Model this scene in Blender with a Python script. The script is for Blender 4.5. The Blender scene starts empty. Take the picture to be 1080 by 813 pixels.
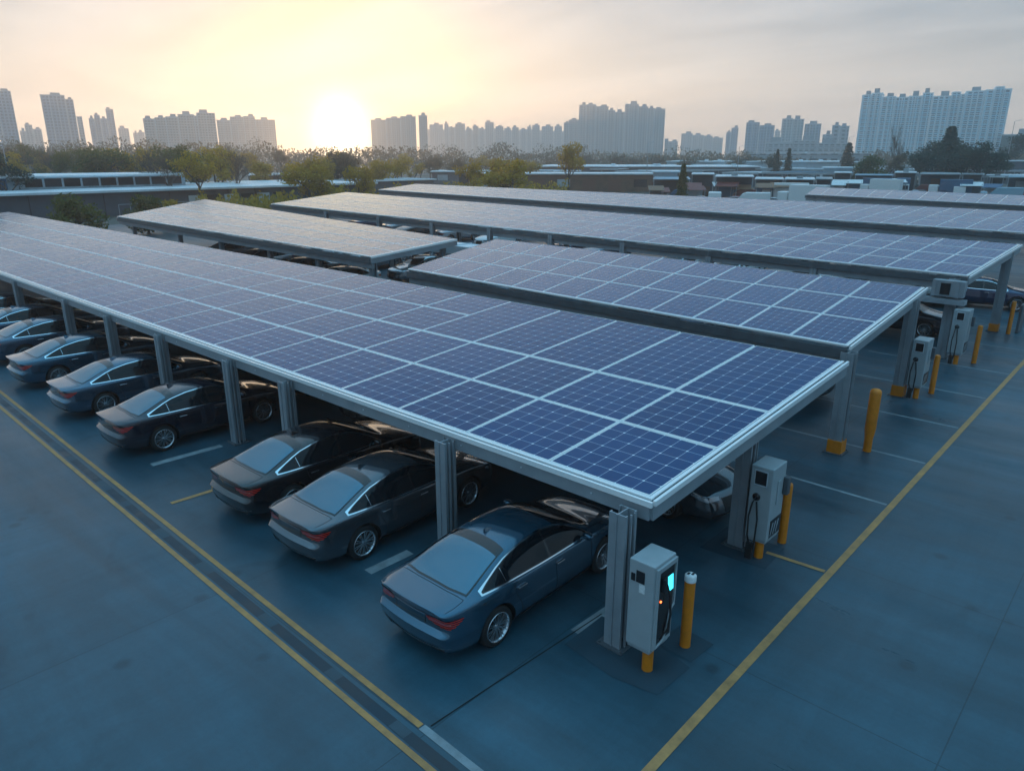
import bpy, bmesh, math, random
from mathutils import Vector, Matrix, Euler
from mathutils.bvhtree import BVHTree
from mathutils import noise as mnoise

random.seed(7)
sc = bpy.context.scene
COL = sc.collection
R_ = math.radians
SUN_EL = 1.6
SUN_AZ = -55.2          # clockwise from +Y

# ------------------------------------------------------------------ helpers
def link(o, parent=None):
    COL.objects.link(o)
    if parent is not None:
        o.parent = parent
    return o

def tag(o, label=None, cat=None, group=None, kind=None):
    if label: o['label'] = label
    if cat: o['category'] = cat
    if group: o['group'] = group
    if kind: o['kind'] = kind
    return o

def empty(name, loc, rz=0.0, label=None, cat=None, group=None):
    o = bpy.data.objects.new(name, None)
    o.empty_display_size = 0.2
    link(o)
    o.location = loc
    o.rotation_euler = (0, 0, rz)
    return tag(o, label, cat, group)

def copy_tree(o, parent=None):
    c = o.copy()
    link(c, parent)
    for ch in o.children:
        copy_tree(ch, c)
    return c

class MB:
    """collects faces of one mesh"""
    def __init__(s):
        s.v = []; s.f = []; s.m = []; s.sm = []
    def add(s, vs, fs, mat=0, smooth=False):
        b = len(s.v)
        s.v += [tuple(v) for v in vs]
        for f in fs:
            s.f.append(tuple(b + i for i in f)); s.m.append(mat); s.sm.append(smooth)
    def box(s, x0, x1, y0, y1, z0, z1, mat=0, ch=0.0):
        if ch > 0:
            bm = bmesh.new()
            bmesh.ops.create_cube(bm, size=1)
            for v in bm.verts:
                v.co = Vector(((x0+x1)/2 + v.co.x*(x1-x0), (y0+y1)/2 + v.co.y*(y1-y0), (z0+z1)/2 + v.co.z*(z1-z0)))
            bmesh.ops.bevel(bm, geom=bm.edges[:], offset=ch, segments=2, affect='EDGES', profile=0.5)
            bm.verts.index_update()
            s.add([v.co for v in bm.verts], [[v.index for v in f.verts] for f in bm.faces], mat)
            bm.free()
            return
        vs = [(x, y, z) for x in (x0, x1) for y in (y0, y1) for z in (z0, z1)]
        s.add(vs, [(0,1,3,2), (4,6,7,5), (0,4,5,1), (2,3,7,6), (0,2,6,4), (1,5,7,3)], mat)
    def beam(s, a, b, w, h, mat=0, up=(0,0,1)):
        a = Vector(a); b = Vector(b); d = (b-a).normalized(); u = Vector(up)
        sd = d.cross(u).normalized(); u = sd.cross(d).normalized()
        vs = []
        for p in (a, b):
            for i, j in ((-1,-1), (1,-1), (1,1), (-1,1)):
                vs.append(p + sd*i*w/2 + u*j*h/2)
        s.add(vs, [(0,1,2,3), (7,6,5,4), (0,4,5,1), (1,5,6,2), (2,6,7,3), (3,7,4,0)], mat)
    def tube(s, pts, r, n=8, mat=0, caps=True, smooth=True):
        pts = [Vector(p) for p in pts]
        rs = r if isinstance(r, (list, tuple)) else [r]*len(pts)
        vs = []; fs = []
        for i, p in enumerate(pts):
            d = (pts[min(i+1, len(pts)-1)] - pts[max(i-1, 0)]).normalized()
            a = Vector((0,0,1)) if abs(d.z) < 0.9 else Vector((1,0,0))
            e1 = d.cross(a).normalized(); e2 = d.cross(e1)
            for k in range(n):
                t = 2*math.pi*k/n
                vs.append(p + (e1*math.cos(t) + e2*math.sin(t))*rs[i])
        for i in range(len(pts)-1):
            for k in range(n):
                k2 = (k+1) % n
                fs.append((i*n+k, i*n+k2, (i+1)*n+k2, (i+1)*n+k))
        s.add(vs, fs, mat, smooth)
        if caps:
            s.add(vs[:n], [tuple(range(n))], mat); s.add(vs[-n:], [tuple(range(n-1, -1, -1))], mat)
    def lathe(s, prof, n=24, axis='z', c=(0,0,0), mat=0, smooth=True):
        vs = []; fs = []
        for r, h in prof:
            for k in range(n):
                t = 2*math.pi*k/n
                if axis == 'z': vs.append((c[0]+r*math.cos(t), c[1]+r*math.sin(t), c[2]+h))
                else: vs.append((c[0]+h, c[1]+r*math.cos(t), c[2]+r*math.sin(t)))
        for i in range(len(prof)-1):
            for k in range(n):
                k2 = (k+1) % n
                fs.append((i*n+k, i*n+k2, (i+1)*n+k2, (i+1)*n+k))
        s.add(vs, fs, mat, smooth)
    def mesh(s, name, mats):
        me = bpy.data.meshes.new(name)
        me.from_pydata(s.v, [], s.f)
        for m in (mats if isinstance(mats, (list, tuple)) else [mats]):
            me.materials.append(m)
        me.polygons.foreach_set('material_index', s.m)
        me.polygons.foreach_set('use_smooth', s.sm)
        me.update()
        return me
    def build(s, name, mats, parent=None, fix=True):
        me = s.mesh(name, mats)
        if fix:
            bm = bmesh.new(); bm.from_mesh(me)
            bmesh.ops.recalc_face_normals(bm, faces=bm.faces)
            bm.to_mesh(me); bm.free()
        return link(bpy.data.objects.new(name, me), parent)

# ------------------------------------------------------------------ materials
def mat(name, col, rough=0.6, metal=0.0, spec=0.5, coat=0.0, var=0.0, scale=3.0, bump=0.0, bscale=20.0, emit=None, es=0, ior=None):
    m = bpy.data.materials.new(name); m.use_nodes = True
    nt = m.node_tree; b = nt.nodes['Principled BSDF']
    b.inputs['Base Color'].default_value = (*col, 1)
    b.inputs['Roughness'].default_value = rough
    b.inputs['Metallic'].default_value = metal
    b.inputs['Specular IOR Level'].default_value = spec
    b.inputs['Coat Weight'].default_value = coat
    b.inputs['Coat Roughness'].default_value = 0.03
    if ior: b.inputs['IOR'].default_value = ior
    if emit:
        b.inputs['Emission Color'].default_value = (*emit, 1)
        b.inputs['Emission Strength'].default_value = es
    if var or bump:
        tc = nt.nodes.new('ShaderNodeTexCoord')
    if var:
        n = nt.nodes.new('ShaderNodeTexNoise'); n.inputs['Scale'].default_value = scale
        n.inputs['Detail'].default_value = 6; n.inputs['Roughness'].default_value = 0.65
        nt.links.new(tc.outputs['Object'], n.inputs['Vector'])
        mp = nt.nodes.new('ShaderNodeMapRange')
        mp.inputs['From Min'].default_value = 0.3; mp.inputs['From Max'].default_value = 0.7
        mp.inputs['To Min'].default_value = 1-var; mp.inputs['To Max'].default_value = 1+var
        nt.links.new(n.outputs['Fac'], mp.inputs['Value'])
        mx = nt.nodes.new('ShaderNodeVectorMath'); mx.operation = 'SCALE'
        mx.inputs[0].default_value = col
        nt.links.new(mp.outputs[0], mx.inputs['Scale'])
        nt.links.new(mx.outputs[0], b.inputs['Base Color'])
        mr = nt.nodes.new('ShaderNodeMapRange')
        mr.inputs['From Min'].default_value = 0.3; mr.inputs['From Max'].default_value = 0.7
        mr.inputs['To Min'].default_value = max(0.02, rough*(1-var)); mr.inputs['To Max'].default_value = min(1, rough*(1+var))
        nt.links.new(n.outputs['Fac'], mr.inputs['Value'])
        nt.links.new(mr.outputs[0], b.inputs['Roughness'])
    if bump:
        n2 = nt.nodes.new('ShaderNodeTexNoise'); n2.inputs['Scale'].default_value = bscale; n2.inputs['Detail'].default_value = 4
        nt.links.new(tc.outputs['Object'], n2.inputs['Vector'])
        bp = nt.nodes.new('ShaderNodeBump'); bp.inputs['Strength'].default_value = bump; bp.inputs['Distance'].default_value = 0.02
        nt.links.new(n2.outputs['Fac'], bp.inputs['Height'])
        nt.links.new(bp.outputs[0], b.inputs['Normal'])
    return m

M = {}
M['module_frame'] = mat('module_frame', (.90,.90,.90), .3, .0, coat=.6)
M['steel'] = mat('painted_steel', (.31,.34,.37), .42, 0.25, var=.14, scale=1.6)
M['steel_dark'] = mat('dark_steel', (.10,.115,.13), .5, 0.3, var=.2)
M['alu'] = mat('aluminium', (.72,.77,.82), .34, 0.55, var=.08)
M['yellow'] = mat('safety_yellow', (.68,.20,.008), .5, var=.16, scale=5)
M['cab'] = mat('cabinet_paint', (.34,.38,.40), .38, var=.06, scale=4)
M['cab_dark'] = mat('cabinet_plastic', (.012,.014,.018), .3)
M['black_rubber'] = mat('rubber', (.012,.012,.013), .75)
M['screen'] = mat('lit_screen', (.02,.3,.4), .2, emit=(.05,.75,1.0), es=.8)
M['red_lamp'] = mat('indicator', (.5,.05,.02), .3, emit=(1,.12,.03), es=2)
M['white_lbl'] = mat('white_sticker', (.7,.72,.72), .5, var=.2, scale=30)
M['chrome'] = mat('chrome', (.78,.80,.82), .12, 1.0)
M['alloy'] = mat('alloy_wheel', (.62,.64,.67), .24, .9)
M['tyre'] = mat('tyre_rubber', (.014,.014,.015), .8, bump=.3, bscale=60)
M['hub_dark'] = mat('brake_dark', (.012,.012,.013), .6)
M['glass_black'] = mat('gloss_black_trim', (.006,.006,.008), .08, coat=.4)
M['car_glass'] = mat('tinted_glass', (.006,.009,.012), .03, ior=1.38)
M['rear_glass'] = mat('rear_screen_glass', (.06,.15,.21), .04, .85, ior=2.0, coat=1.0)  # blue metallic base stands in for the sky reflected in the window
M['seam'] = mat('shut_line', (.006,.006,.007), .8)
M['plastic'] = mat('bumper_plastic', (.018,.02,.023), .6)
M['white'] = mat('white_paint', (.8,.8,.8), .4)

def taillight_mat():
    m = mat('tail_lamp_lens', (.16,.006,.006), .12, coat=1.0)
    nt = m.node_tree; b = nt.nodes['Principled BSDF']
    tc = nt.nodes.new('ShaderNodeTexCoord')
    w = nt.nodes.new('ShaderNodeTexWave'); w.wave_type = 'BANDS'; w.bands_direction = 'Z'
    w.inputs['Scale'].default_value = 10; w.inputs['Distortion'].default_value = .6
    nt.links.new(tc.outputs['Object'], w.inputs['Vector'])
    cr = nt.nodes.new('ShaderNodeValToRGB')
    cr.color_ramp.elements[0].position = .45; cr.color_ramp.elements[0].color = (.02,.002,.003,1)
    cr.color_ramp.elements[1].position = .8; cr.color_ramp.elements[1].color = (.8,.03,.02,1)
    nt.links.new(w.outputs['Fac'], cr.inputs['Fac'])
    nt.links.new(cr.outputs[0], b.inputs['Base Color'])
    return m
M['tail'] = taillight_mat()
M['headlamp'] = mat('head_lamp_lens', (.30,.34,.38), .08, .5, coat=1.0)

def paint(name, col, metal=.7, rough=.17):
    return mat(name, col, rough, metal, coat=1.0)
PAINT = {
 'blue_grey': paint('blue_grey_paint', (.030,.105,.165)),
 'steel_grey': paint('steel_grey_paint', (.09,.11,.13)),
 'black': paint('black_paint', (.010,.011,.015), .2, .25),
 'navy': paint('navy_paint', (.014,.018,.032), .4),
 'blue': paint('blue_paint', (.06,.12,.18)),
 'silver': paint('silver_paint', (.42,.45,.48), .7),
 'white': paint('white_car_paint', (.75,.76,.77), 0, .3),
 'red': paint('red_paint', (.35,.015,.012), .2),
 'dark_blue': paint('dark_blue_paint', (.012,.03,.085), .5),
}

AR_K = 1.0
def panel_mat():
    """PV glass: deep blue cells divided by thin silver lines with small diamonds where corners meet"""
    m = bpy.data.materials.new('photovoltaic_glass'); m.use_nodes = True
    nt = m.node_tree; N = nt.nodes; L = nt.links
    b = N['Principled BSDF']
    uv = N.new('ShaderNodeUVMap'); uv.uv_map = 'UVMap'
    sep = N.new('ShaderNodeSeparateXYZ'); L.new(uv.outputs[0], sep.inputs[0])
    def math_(op, a, bb=None, c=None):
        n = N.new('ShaderNodeMath'); n.operation = op
        for i, x in enumerate((a, bb, c)):
            if x is None: continue
            if isinstance(x, (int, float)): n.inputs[i].default_value = x
            else: L.new(x, n.inputs[i])
        return n.outputs[0]
    fs = []
    for ch in (0, 1):
        fr = math_('FRACT', sep.outputs[ch])
        fs.append(math_('ABSOLUTE', math_('SUBTRACT', fr, .5)))      # 0 centre .. .5 line
    dx = math_('SUBTRACT', .5, fs[0]); dy = math_('SUBTRACT', .5, fs[1])
    line = math_('MAXIMUM', math_('LESS_THAN', dx, .017), math_('LESS_THAN', dy, .017))
    dia = math_('LESS_THAN', math_('ADD', dx, dy), .075)
    bus = math_('LESS_THAN', math_('ABSOLUTE', math_('SUBTRACT', math_('FRACT', math_('MULTIPLY', sep.outputs[0], 3)), .5)), .03)
    cellfl = N.new('ShaderNodeVectorMath'); cellfl.operation = 'FLOOR'; L.new(uv.outputs[0], cellfl.inputs[0])
    wn = N.new('ShaderNodeTexWhiteNoise'); L.new(cellfl.outputs[0], wn.inputs['Vector'])
    oi = N.new('ShaderNodeObjectInfo')
    tone = math_('ADD', math_('MULTIPLY', wn.outputs['Value'], .35), math_('MULTIPLY', oi.outputs['Random'], .5))
    cm = N.new('ShaderNodeMix'); cm.data_type = 'RGBA'
    cm.inputs['A'].default_value = (.001,.034,.120,1); cm.inputs['B'].default_value = (.002,.054,.175,1)
    L.new(tone, cm.inputs['Factor'])
    c2 = N.new('ShaderNodeMix'); c2.data_type = 'RGBA'; c2.inputs['B'].default_value = (.03,.06,.12,1)
    L.new(math_('MULTIPLY', bus, .6), c2.inputs['Factor']); L.new(cm.outputs['Result'], c2.inputs['A'])
    c3 = N.new('ShaderNodeMix'); c3.data_type = 'RGBA'; c3.inputs['B'].default_value = (.34,.42,.52,1)
    L.new(line, c3.inputs['Factor']); L.new(c2.outputs['Result'], c3.inputs['A'])
    c4 = N.new('ShaderNodeMix'); c4.data_type = 'RGBA'; c4.inputs['B'].default_value = (.8,.86,.92,1)
    L.new(dia, c4.inputs['Factor']); L.new(c3.outputs['Result'], c4.inputs['A'])
    N.remove(b)
    df = N.new('ShaderNodeBsdfDiffuse'); L.new(c4.outputs['Result'], df.inputs['Color'])
    gl = N.new('ShaderNodeBsdfGlossy'); gl.inputs['Color'].default_value = (.76,.89,1,1)
    frn = N.new('ShaderNodeFresnel'); frn.inputs['IOR'].default_value = 1.36
    ms = N.new('ShaderNodeMixShader'); L.new(math_('MULTIPLY', frn.outputs[0], AR_K), ms.inputs[0])
    L.new(df.outputs[0], ms.inputs[1]); L.new(gl.outputs[0], ms.inputs[2]); L.new(ms.outputs[0], N['Material Output'].inputs['Surface'])
    tc = N.new('ShaderNodeTexCoord')
    nz = N.new('ShaderNodeTexNoise'); nz.inputs['Scale'].default_value = .35; nz.inputs['Detail'].default_value = 3
    L.new(tc.outputs['Object'], nz.inputs['Vector'])
    mr = N.new('ShaderNodeMapRange'); mr.inputs['From Min'].default_value = .3; mr.inputs['From Max'].default_value = .75
    mr.inputs['To Min'].default_value = .14; mr.inputs['To Max'].default_value = .20
    L.new(nz.outputs['Fac'], mr.inputs['Value']); L.new(mr.outputs[0], gl.inputs['Roughness'])
    return m
M['pv'] = panel_mat()

# ------------------------------------------------------------------ ground
def ground_mat():
    m = bpy.data.materials.new('parking_concrete'); m.use_nodes = True
    nt = m.node_tree; N = nt.nodes; L = nt.links; b = N['Principled BSDF']
    tc = N.new('ShaderNodeTexCoord')
    def noise(scale, det=6, rough=.6, sx=1, sy=1, dist=0, rot=0):
        mp = N.new('ShaderNodeMapping'); mp.inputs['Scale'].default_value = (sx, sy, 1); mp.inputs['Rotation'].default_value = (0,0,rot)
        L.new(tc.outputs['Object'], mp.inputs['Vector'])
        n = N.new('ShaderNodeTexNoise'); n.inputs['Scale'].default_value = scale; n.inputs['Detail'].default_value = det
        n.inputs['Roughness'].default_value = rough; n.inputs['Distortion'].default_value = dist
        L.new(mp.outputs[0], n.inputs['Vector']); return n.outputs['Fac']
    def rng(x, a, bb, c, d):
        r = N.new('ShaderNodeMapRange'); r.inputs['From Min'].default_value = a; r.inputs['From Max'].default_value = bb
        r.inputs['To Min'].default_value = c; r.inputs['To Max'].default_value = d
        L.new(x, r.inputs['Value']); return r.outputs[0]
    def mul(a, bb):
        n = N.new('ShaderNodeMath'); n.operation = 'MULTIPLY'; L.new(a, n.inputs[0]); L.new(bb, n.inputs[1]); return n.outputs[0]
    big = noise(.16, 5, .55, 1, 1, .6)
    streak = noise(.5, 8, .7, .28, 1.5, .3)
    streak2 = noise(.9, 8, .72, 1.9, .22, .4, .12)
    fine = noise(14, 4, .7)
    patch = noise(1.3, 9, .75, .6, 1.1)
    f = mul(mul(rng(big,.3,.7,.74,1.22), rng(streak,.3,.75,.76,1.24)), mul(rng(fine,.3,.7,.93,1.07), rng(patch,.35,.75,.9,1.12)))
    f = mul(f, rng(streak2, .35,.75,.88,1.14))
    grit = noise(55, 3, .8)
    f = mul(f, rng(grit, .3,.7,.90,1.10))
    stain = noise(.75, 4, .5, 1, 1, 1.5)
    f = mul(f, rng(stain, .62,.74,1.0,.80))
    sweep = noise(.22, 7, .6, .35, 2.6, .8, -.5)
    f = mul(f, rng(sweep, .36,.66,.76,1.24))
    vo = N.new('ShaderNodeTexVoronoi'); vo.inputs['Scale'].default_value = .85; L.new(tc.outputs['Object'], vo.inputs['Vector'])
    wob = N.new('ShaderNodeMath'); wob.operation = 'MULTIPLY_ADD'; L.new(patch, wob.inputs[0]); wob.inputs[1].default_value = -.16; L.new(vo.outputs['Distance'], wob.inputs[2])
    f = mul(f, rng(wob.outputs[0], -.02, .05, .62, 1.0))
    # saw-cut slab joints
    br = N.new('ShaderNodeTexBrick'); br.inputs['Scale'].default_value = 1; br.offset = 0; br.inputs['Brick Width'].default_value = 5.2
    br.inputs['Row Height'].default_value = 4.1; br.inputs['Mortar Size'].default_value = .012; br.inputs['Mortar Smooth'].default_value = .4
    br.inputs['Color1'].default_value = (1,1,1,1); br.inputs['Color2'].default_value = (.93,.93,.93,1); br.inputs['Mortar'].default_value = (.55,.55,.55,1)
    mp = N.new('ShaderNodeMapping'); mp.inputs['Location'].default_value = (1.0,-.9,0); L.new(tc.outputs['Object'], mp.inputs['Vector'])
    L.new(mp.outputs[0], br.inputs['Vector'])
    col = N.new('ShaderNodeVectorMath'); col.operation = 'SCALE'; col.inputs[0].default_value = (.026,.080,.112)
    L.new(f, col.inputs['Scale'])
    mm = N.new('ShaderNodeVectorMath'); mm.operation = 'MULTIPLY'; L.new(col.outputs[0], mm.inputs[0]); L.new(br.outputs['Color'], mm.inputs[1])
    L.new(mm.outputs[0], b.inputs['Base Color'])
    L.new(rng(streak, .3,.72,.26,.55), b.inputs['Roughness'])
    b.inputs['Specular IOR Level'].default_value = .5
    bp = N.new('ShaderNodeBump'); bp.inputs['Strength'].default_value = .12; bp.inputs['Distance'].default_value = .01
    L.new(fine, bp.inputs['Height']); L.new(bp.outputs[0], b.inputs['Normal'])
    return m
M['ground'] = ground_mat()
M['far_ground'] = mat('far_ground_mix', (.055,.06,.05), .85, var=.5, scale=.05)
M['paint_yellow'] = mat('line_yellow', (.44,.22,.075), .6, var=.3, scale=3.5)
M['paint_white'] = mat('line_white', (.22,.26,.28), .6, var=.35, scale=3)
M['drain'] = mat('drain_channel', (.015,.03,.043), .5, var=.5, scale=1.2)
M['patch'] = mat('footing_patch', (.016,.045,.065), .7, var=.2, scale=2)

def sheet(name, quads, m, z, kind='structure'):
    mb = MB()
    for q in quads:
        mb.add([(x, y, z) for x, y in q], [tuple(range(len(q)))])
    me = mb.mesh(name, m)
    o = link(bpy.data.objects.new(name, me)); tag(o, kind=kind)
    for p in me.polygons:
        if p.normal.z < 0: p.flip()
    return o
sheet('ground', [[(-2600,-2600),(2600,-2600),(2600,2600),(-2600,2600)]], M['far_ground'], -.02)
sheet('parking_lot', [[(-90,-30),(60,-30),(60,92),(-90,92)]], M['ground'], 0)

def strip(a, b, w):
    a = Vector(a).to_2d() if len(a) > 2 else Vector(a); b = Vector(b); d = (b-a).normalized(); n = Vector((-d.y, d.x))*w/2
    return [tuple(a-n), tuple(b-n), tuple(b+n), tuple(a+n)]
sheet('drain_channel', [strip((-75,5.55),(4,4.72),.17)], M['drain'], .004)
dp = []
for i in range(26):
    x = -6.5 - i*1.9 + random.uniform(-.5,.5); l = random.uniform(.25,.75)
    y = lambda t: 5.55 + (t+75)*(4.72-5.55)/79
    dp.append(strip((x, y(x)), (x+l, y(x+l)), .16))
sheet('drain_grate', dp, mat('drain_grate', (.04,.07,.09), .6, var=.3, scale=4), .008)
sheet('lane_line_yellow', [strip((-75,5.33),(4,4.56),.095), strip((-75,5.77),(-6.35,5.06),.095),
      strip((-3.66,5.4),(-3.66,92),.135), strip((-4.85,12.62),(-3.75,12.70),.10), strip((-15.55,5.62),(-15.5,6.7),.13)], M['paint_yellow'], .008)
wl = [strip((-6.33,5.06),(4,4.95),.115), strip((-6.05,8.1),(-6.0,9.3),.22), strip((-18.05,6.2),(-17.98,8.0),.22), strip((-10.02,6.9),(-10.0,7.9),.22),
      strip((-22.3,6.4),(-22.25,8.1),.16), strip((-26.3,6.4),(-26.25,8.1),.16), strip((-30.6,6.4),(-30.55,8.1),.16)]
for y in (16.4,19.5,22.9,26.5,30.2,34.5,38.9,43.6,48.7,54.4,60,66,72):
    wl.append(strip((-8.5,y),(-3.76,y),.09))
sheet('bay_line_white', wl, M['paint_white'], .004)
cr_pts = [(-6.25,5.15),(-6.19,6.3),(-6.12,7.4),(-6.04,8.8)]
sheet('ground_crack', [strip(cr_pts[i], cr_pts[i+1], .022) for i in range(3)], M['seam'], .006)

# ------------------------------------------------------------------ solar carports
def lerp(a, b, t): return a + (b-a)*t
def bil(c, u, v):
    nr, fr, fl, nl = c
    a = lerp(nr, nl, u); b = lerp(fr, fl, u)
    return lerp(a, b, v)

def carport(label, corners, colw, nrow, posts, cells, fascia=.24, wide_rows=None, guard=(), double=(), fl_dark=False, group='solar carports in rows'):
    """corners: near right, far right, far left, near left"""
    c = [Vector(p) for p in corners]
    base = Vector((c[0].x, c[0].y, 0))
    root = empty('solar_carport', base, 0, label, 'solar carport', group)
    c = [p - base for p in c]
    L = (c[3]-c[0]).length; D = (c[1]-c[0]).length
    ncol = max(1, round(L/colw))
    up = (c[3]-c[0]).cross(c[1]-c[0]).normalized()
    if up.z < 0: up = -up
    # mounting deck: thin light sheet of rails under the modules
    mb = MB()
    n = 24
    vs = []
    e = .02
    for i in range(n+1):
        for v in (0, 1):
            p = bil(c, i/n, v); vs.append(p - up*.035); vs.append(p - up*.075)
    fs = []
    for i in range(n):
        a = i*4
        fs += [(a, a+4, a+6, a+2), (a+1, a+3, a+7, a+5), (a, a+1, a+5, a+4), (a+2, a+6, a+7, a+3)]
    fs += [(0, 2, 3, 1), (n*4, n*4+1, n*4+3, n*4+2)]
    mb.add(vs, fs)
    mb.build('mounting_deck', M['module_frame'], root)
    # perimeter capping and fascia beams
    def edge(a, b, name, w, h, dz, m):
        k = MB(); k.beam(a + Vector((0,0,dz)), b + Vector((0,0,dz)), w, h); return k.build(name, m, root)
    out = [ (c[0]-c[1]).normalized()*.06, (c[0]-c[3]).normalized()*.06 ]
    o0, o1 = out
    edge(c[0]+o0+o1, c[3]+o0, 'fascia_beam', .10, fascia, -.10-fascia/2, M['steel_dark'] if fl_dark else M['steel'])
    if fl_dark:
        edge(c[0]+o0*-1.2+o1, c[3]+o0*-1.2, 'edge_beam', .12, .22, -.36-fascia/2, M['steel'])
    edge(c[0]+o0+o1, c[1]-o0+o1, 'fascia_beam', .10, fascia, -.103-fascia/2, M['steel'])
    edge(c[1]-o0+o1, c[2]-o0, 'fascia_beam', .10, fascia, -.107-fascia/2, M['steel'])
    edge(c[3]+o0-o1, c[2]-o0-o1, 'fascia_beam', .10, fascia, -.103-fascia/2, M['steel'])
    k = MB()
    for q_, (a, b) in enumerate(((c[0]+o0*1.9+o1*1.9, c[3]+o0*1.9), (c[0]+o0*.9+o1*1.9, c[1]-o0*.9+o1*1.9))):
        if fl_dark and q_ == 0: continue
        k.beam(a + Vector((0,0,-.055)), b + Vector((0,0,-.055)), .05, .09)
    k.beam(c[0]+o0*.1+o1*.9+Vector((0,0,-.02)), c[3]+o0*.1+Vector((0,0,-.02)), .07, .03)
    k.beam(c[0]+o1*.3+Vector((0,0,-.018)), c[1]+o1*.3+Vector((0,0,-.018)), .06, .03)
    k.build('edge_capping', M['module_frame'], root)
    # purlins + rafters underneath
    k = MB()
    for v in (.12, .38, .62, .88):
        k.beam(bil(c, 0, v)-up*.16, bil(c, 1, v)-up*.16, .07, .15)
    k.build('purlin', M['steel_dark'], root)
    # modules
    rows = wide_rows or [(i/nrow, (i+1)/nrow) for i in range(nrow)]
    gapu = .022/L; quads = []
    for i in range(ncol):
        rr = rows
        if double and i < double[0]:
            rr = double[1]
        for j, (v0, v1) in enumerate(rr):
            g = (.045 if j in (1, 2) else .028)/D
            quads.append((i/ncol+gapu, (i+1)/ncol-gapu, v0+g, v1-g*.8, i, j))
    def module(mbk, q, uvs):
        u0, u1, v0, v1, i, j = q
        dz = up*random.uniform(-.003, .003)
        p = [bil(c, u0, v0), bil(c, u1, v0), bil(c, u1, v1), bil(c, u0, v1)]
        p = [x + dz for x in p]
        cen = (p[0]+p[1]+p[2]+p[3])/4
        su = (p[1]-p[0]).normalized()*.018; sv = (p[3]-p[0]).normalized()*.018
        inn = [p[0]+su+sv, p[1]-su+sv, p[2]-su-sv, p[3]+su-sv]
        nx = cells[0]; ny = max(1, round(cells[1]*(v1-v0)*D/2.0))
        b = len(mbk.v)
        mbk.v += [tuple(x) for x in inn]; mbk.f.append((b, b+1, b+2, b+3)); mbk.m.append(0); mbk.sm.append(False)
        uvs.append([(0,0),(nx,0),(nx,ny),(0,ny)])
        fr = [x + up*.004 for x in p]; fi = [x + up*.004 for x in inn]; lo = [x - up*.033 for x in p]
        b = len(mbk.v)
        mbk.v += [tuple(x) for x in fr+fi+lo]
        for k_ in range(4):
            k2 = (k_+1) % 4
            mbk.f.append((b+k_, b+k2, b+4+k2, b+4+k_)); mbk.m.append(1); mbk.sm.append(False); uvs.append([(.5,.5)]*4)
            mbk.f.append((b+k_, b+8+k_, b+8+k2, b+k2)); mbk.m.append(1); mbk.sm.append(False); uvs.append([(.5,.5)]*4)
    def finish(mbk, uvs, kind=None):
        me = mbk.mesh('solar_panel', [M['pv'], M['module_frame']])
        uvl = me.uv_layers.new(name='UVMap')
        li = 0
        for f, us in zip(mbk.f, uvs):
            for t in us:
                uvl.data[li].uv = t; li += 1
        bm = bmesh.new(); bm.from_mesh(me)
        for f in bm.faces:
            if f.material_index == 0 and f.normal.dot(up) < 0: f.normal_flip()
        bm.to_mesh(me); bm.free()
        o = link(bpy.data.objects.new('solar_panel', me), root)
        if kind: o['kind'] = kind
    for q in quads[:100]:
        mbk = MB(); uvs = []; module(mbk, q, uvs); finish(mbk, uvs)
    if len(quads) > 100:
        mbk = MB(); uvs = []
        for q in quads[100:]: module(mbk, q, uvs)
        finish(mbk, uvs, 'stuff')
    # posts: H sections with ribs
    def top_at(x, y):
        # nearest bilinear point
        best = None
        u = min(1, max(0, (c[0].x - x)/(c[0].x - c[3].x)))
        a = lerp(c[0], c[3], u); b = lerp(c[1], c[2], u)
        v = (y - a.y)/(b.y - a.y)
        return lerp(a, b, v).z
    rafters = set()
    for k_, (px, py, w) in enumerate(posts):
        x = px - base.x; y = py - base.y
        zt = top_at(x, y) - .14
        k = MB(); h = w/2; t = .022
        # front and back flanges, web, extra ribs
        k.box(x-h, x+h, y-h, y-h+t, 0.012, zt)
        k.box(x-h, x+h, y+h-t, y+h, 0.012, zt)
        k.box(x-t/2, x+t/2, y-h+t, y+h-t, 0.012, zt)
        k.box(x-h, x-h+t, y-h+t, y-h+.055, 0.012, zt); k.box(x+h-t, x+h, y-h+t, y-h+.055, 0.012, zt)
        k.box(x-h, x-h+t, y+h-.055, y+h-t, 0.012, zt); k.box(x+h-t, x+h, y+h-.055, y+h-t, 0.012, zt)
        k.box(x-.02, x+.0, y-h-.018, y-h, 0.012, zt)
        k.box(x+h, x+h+.03, y-.05, y-.02, 0.012, zt); k.box(x+h, x+h+.03, y+.05, y+.07, 0.012, zt)
        p = k.build('post', M['steel'], root)
        k = MB(); k.box(x-h-.09, x+h+.09, y-h-.09, y+h+.09, .004, .022)
        for sx in (-1, 1):
            for sy in (-1, 1):
                k.lathe([(.018,0),(.018,.03),(0,.03)], 6, 'z', (x+sx*(h+.05), y+sy*(h+.05), .022), smooth=False)
        k.build('base_plate', M['steel_dark'], p)
        if k_ in guard:
            k = MB(); k.box(x-h-.012, x+h+.034, y-h-.034, y+h+.012, .024, .36); k.build('post_guard', M['yellow'], p)
        # rafter over each post
        u = min(1, max(0, (c[0].x - x)/(c[0].x - c[3].x)))
        key = round(x*2)
        if key not in rafters:
            rafters.add(key)
            a = lerp(c[0], c[3], u); b = lerp(c[1], c[2], u)
            k = MB(); k.beam(a + Vector((0,.05,-.24)), b + Vector((0,-.05,-.24)), .10, .2); k.build('rafter', M['steel'], root)
    return root

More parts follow.
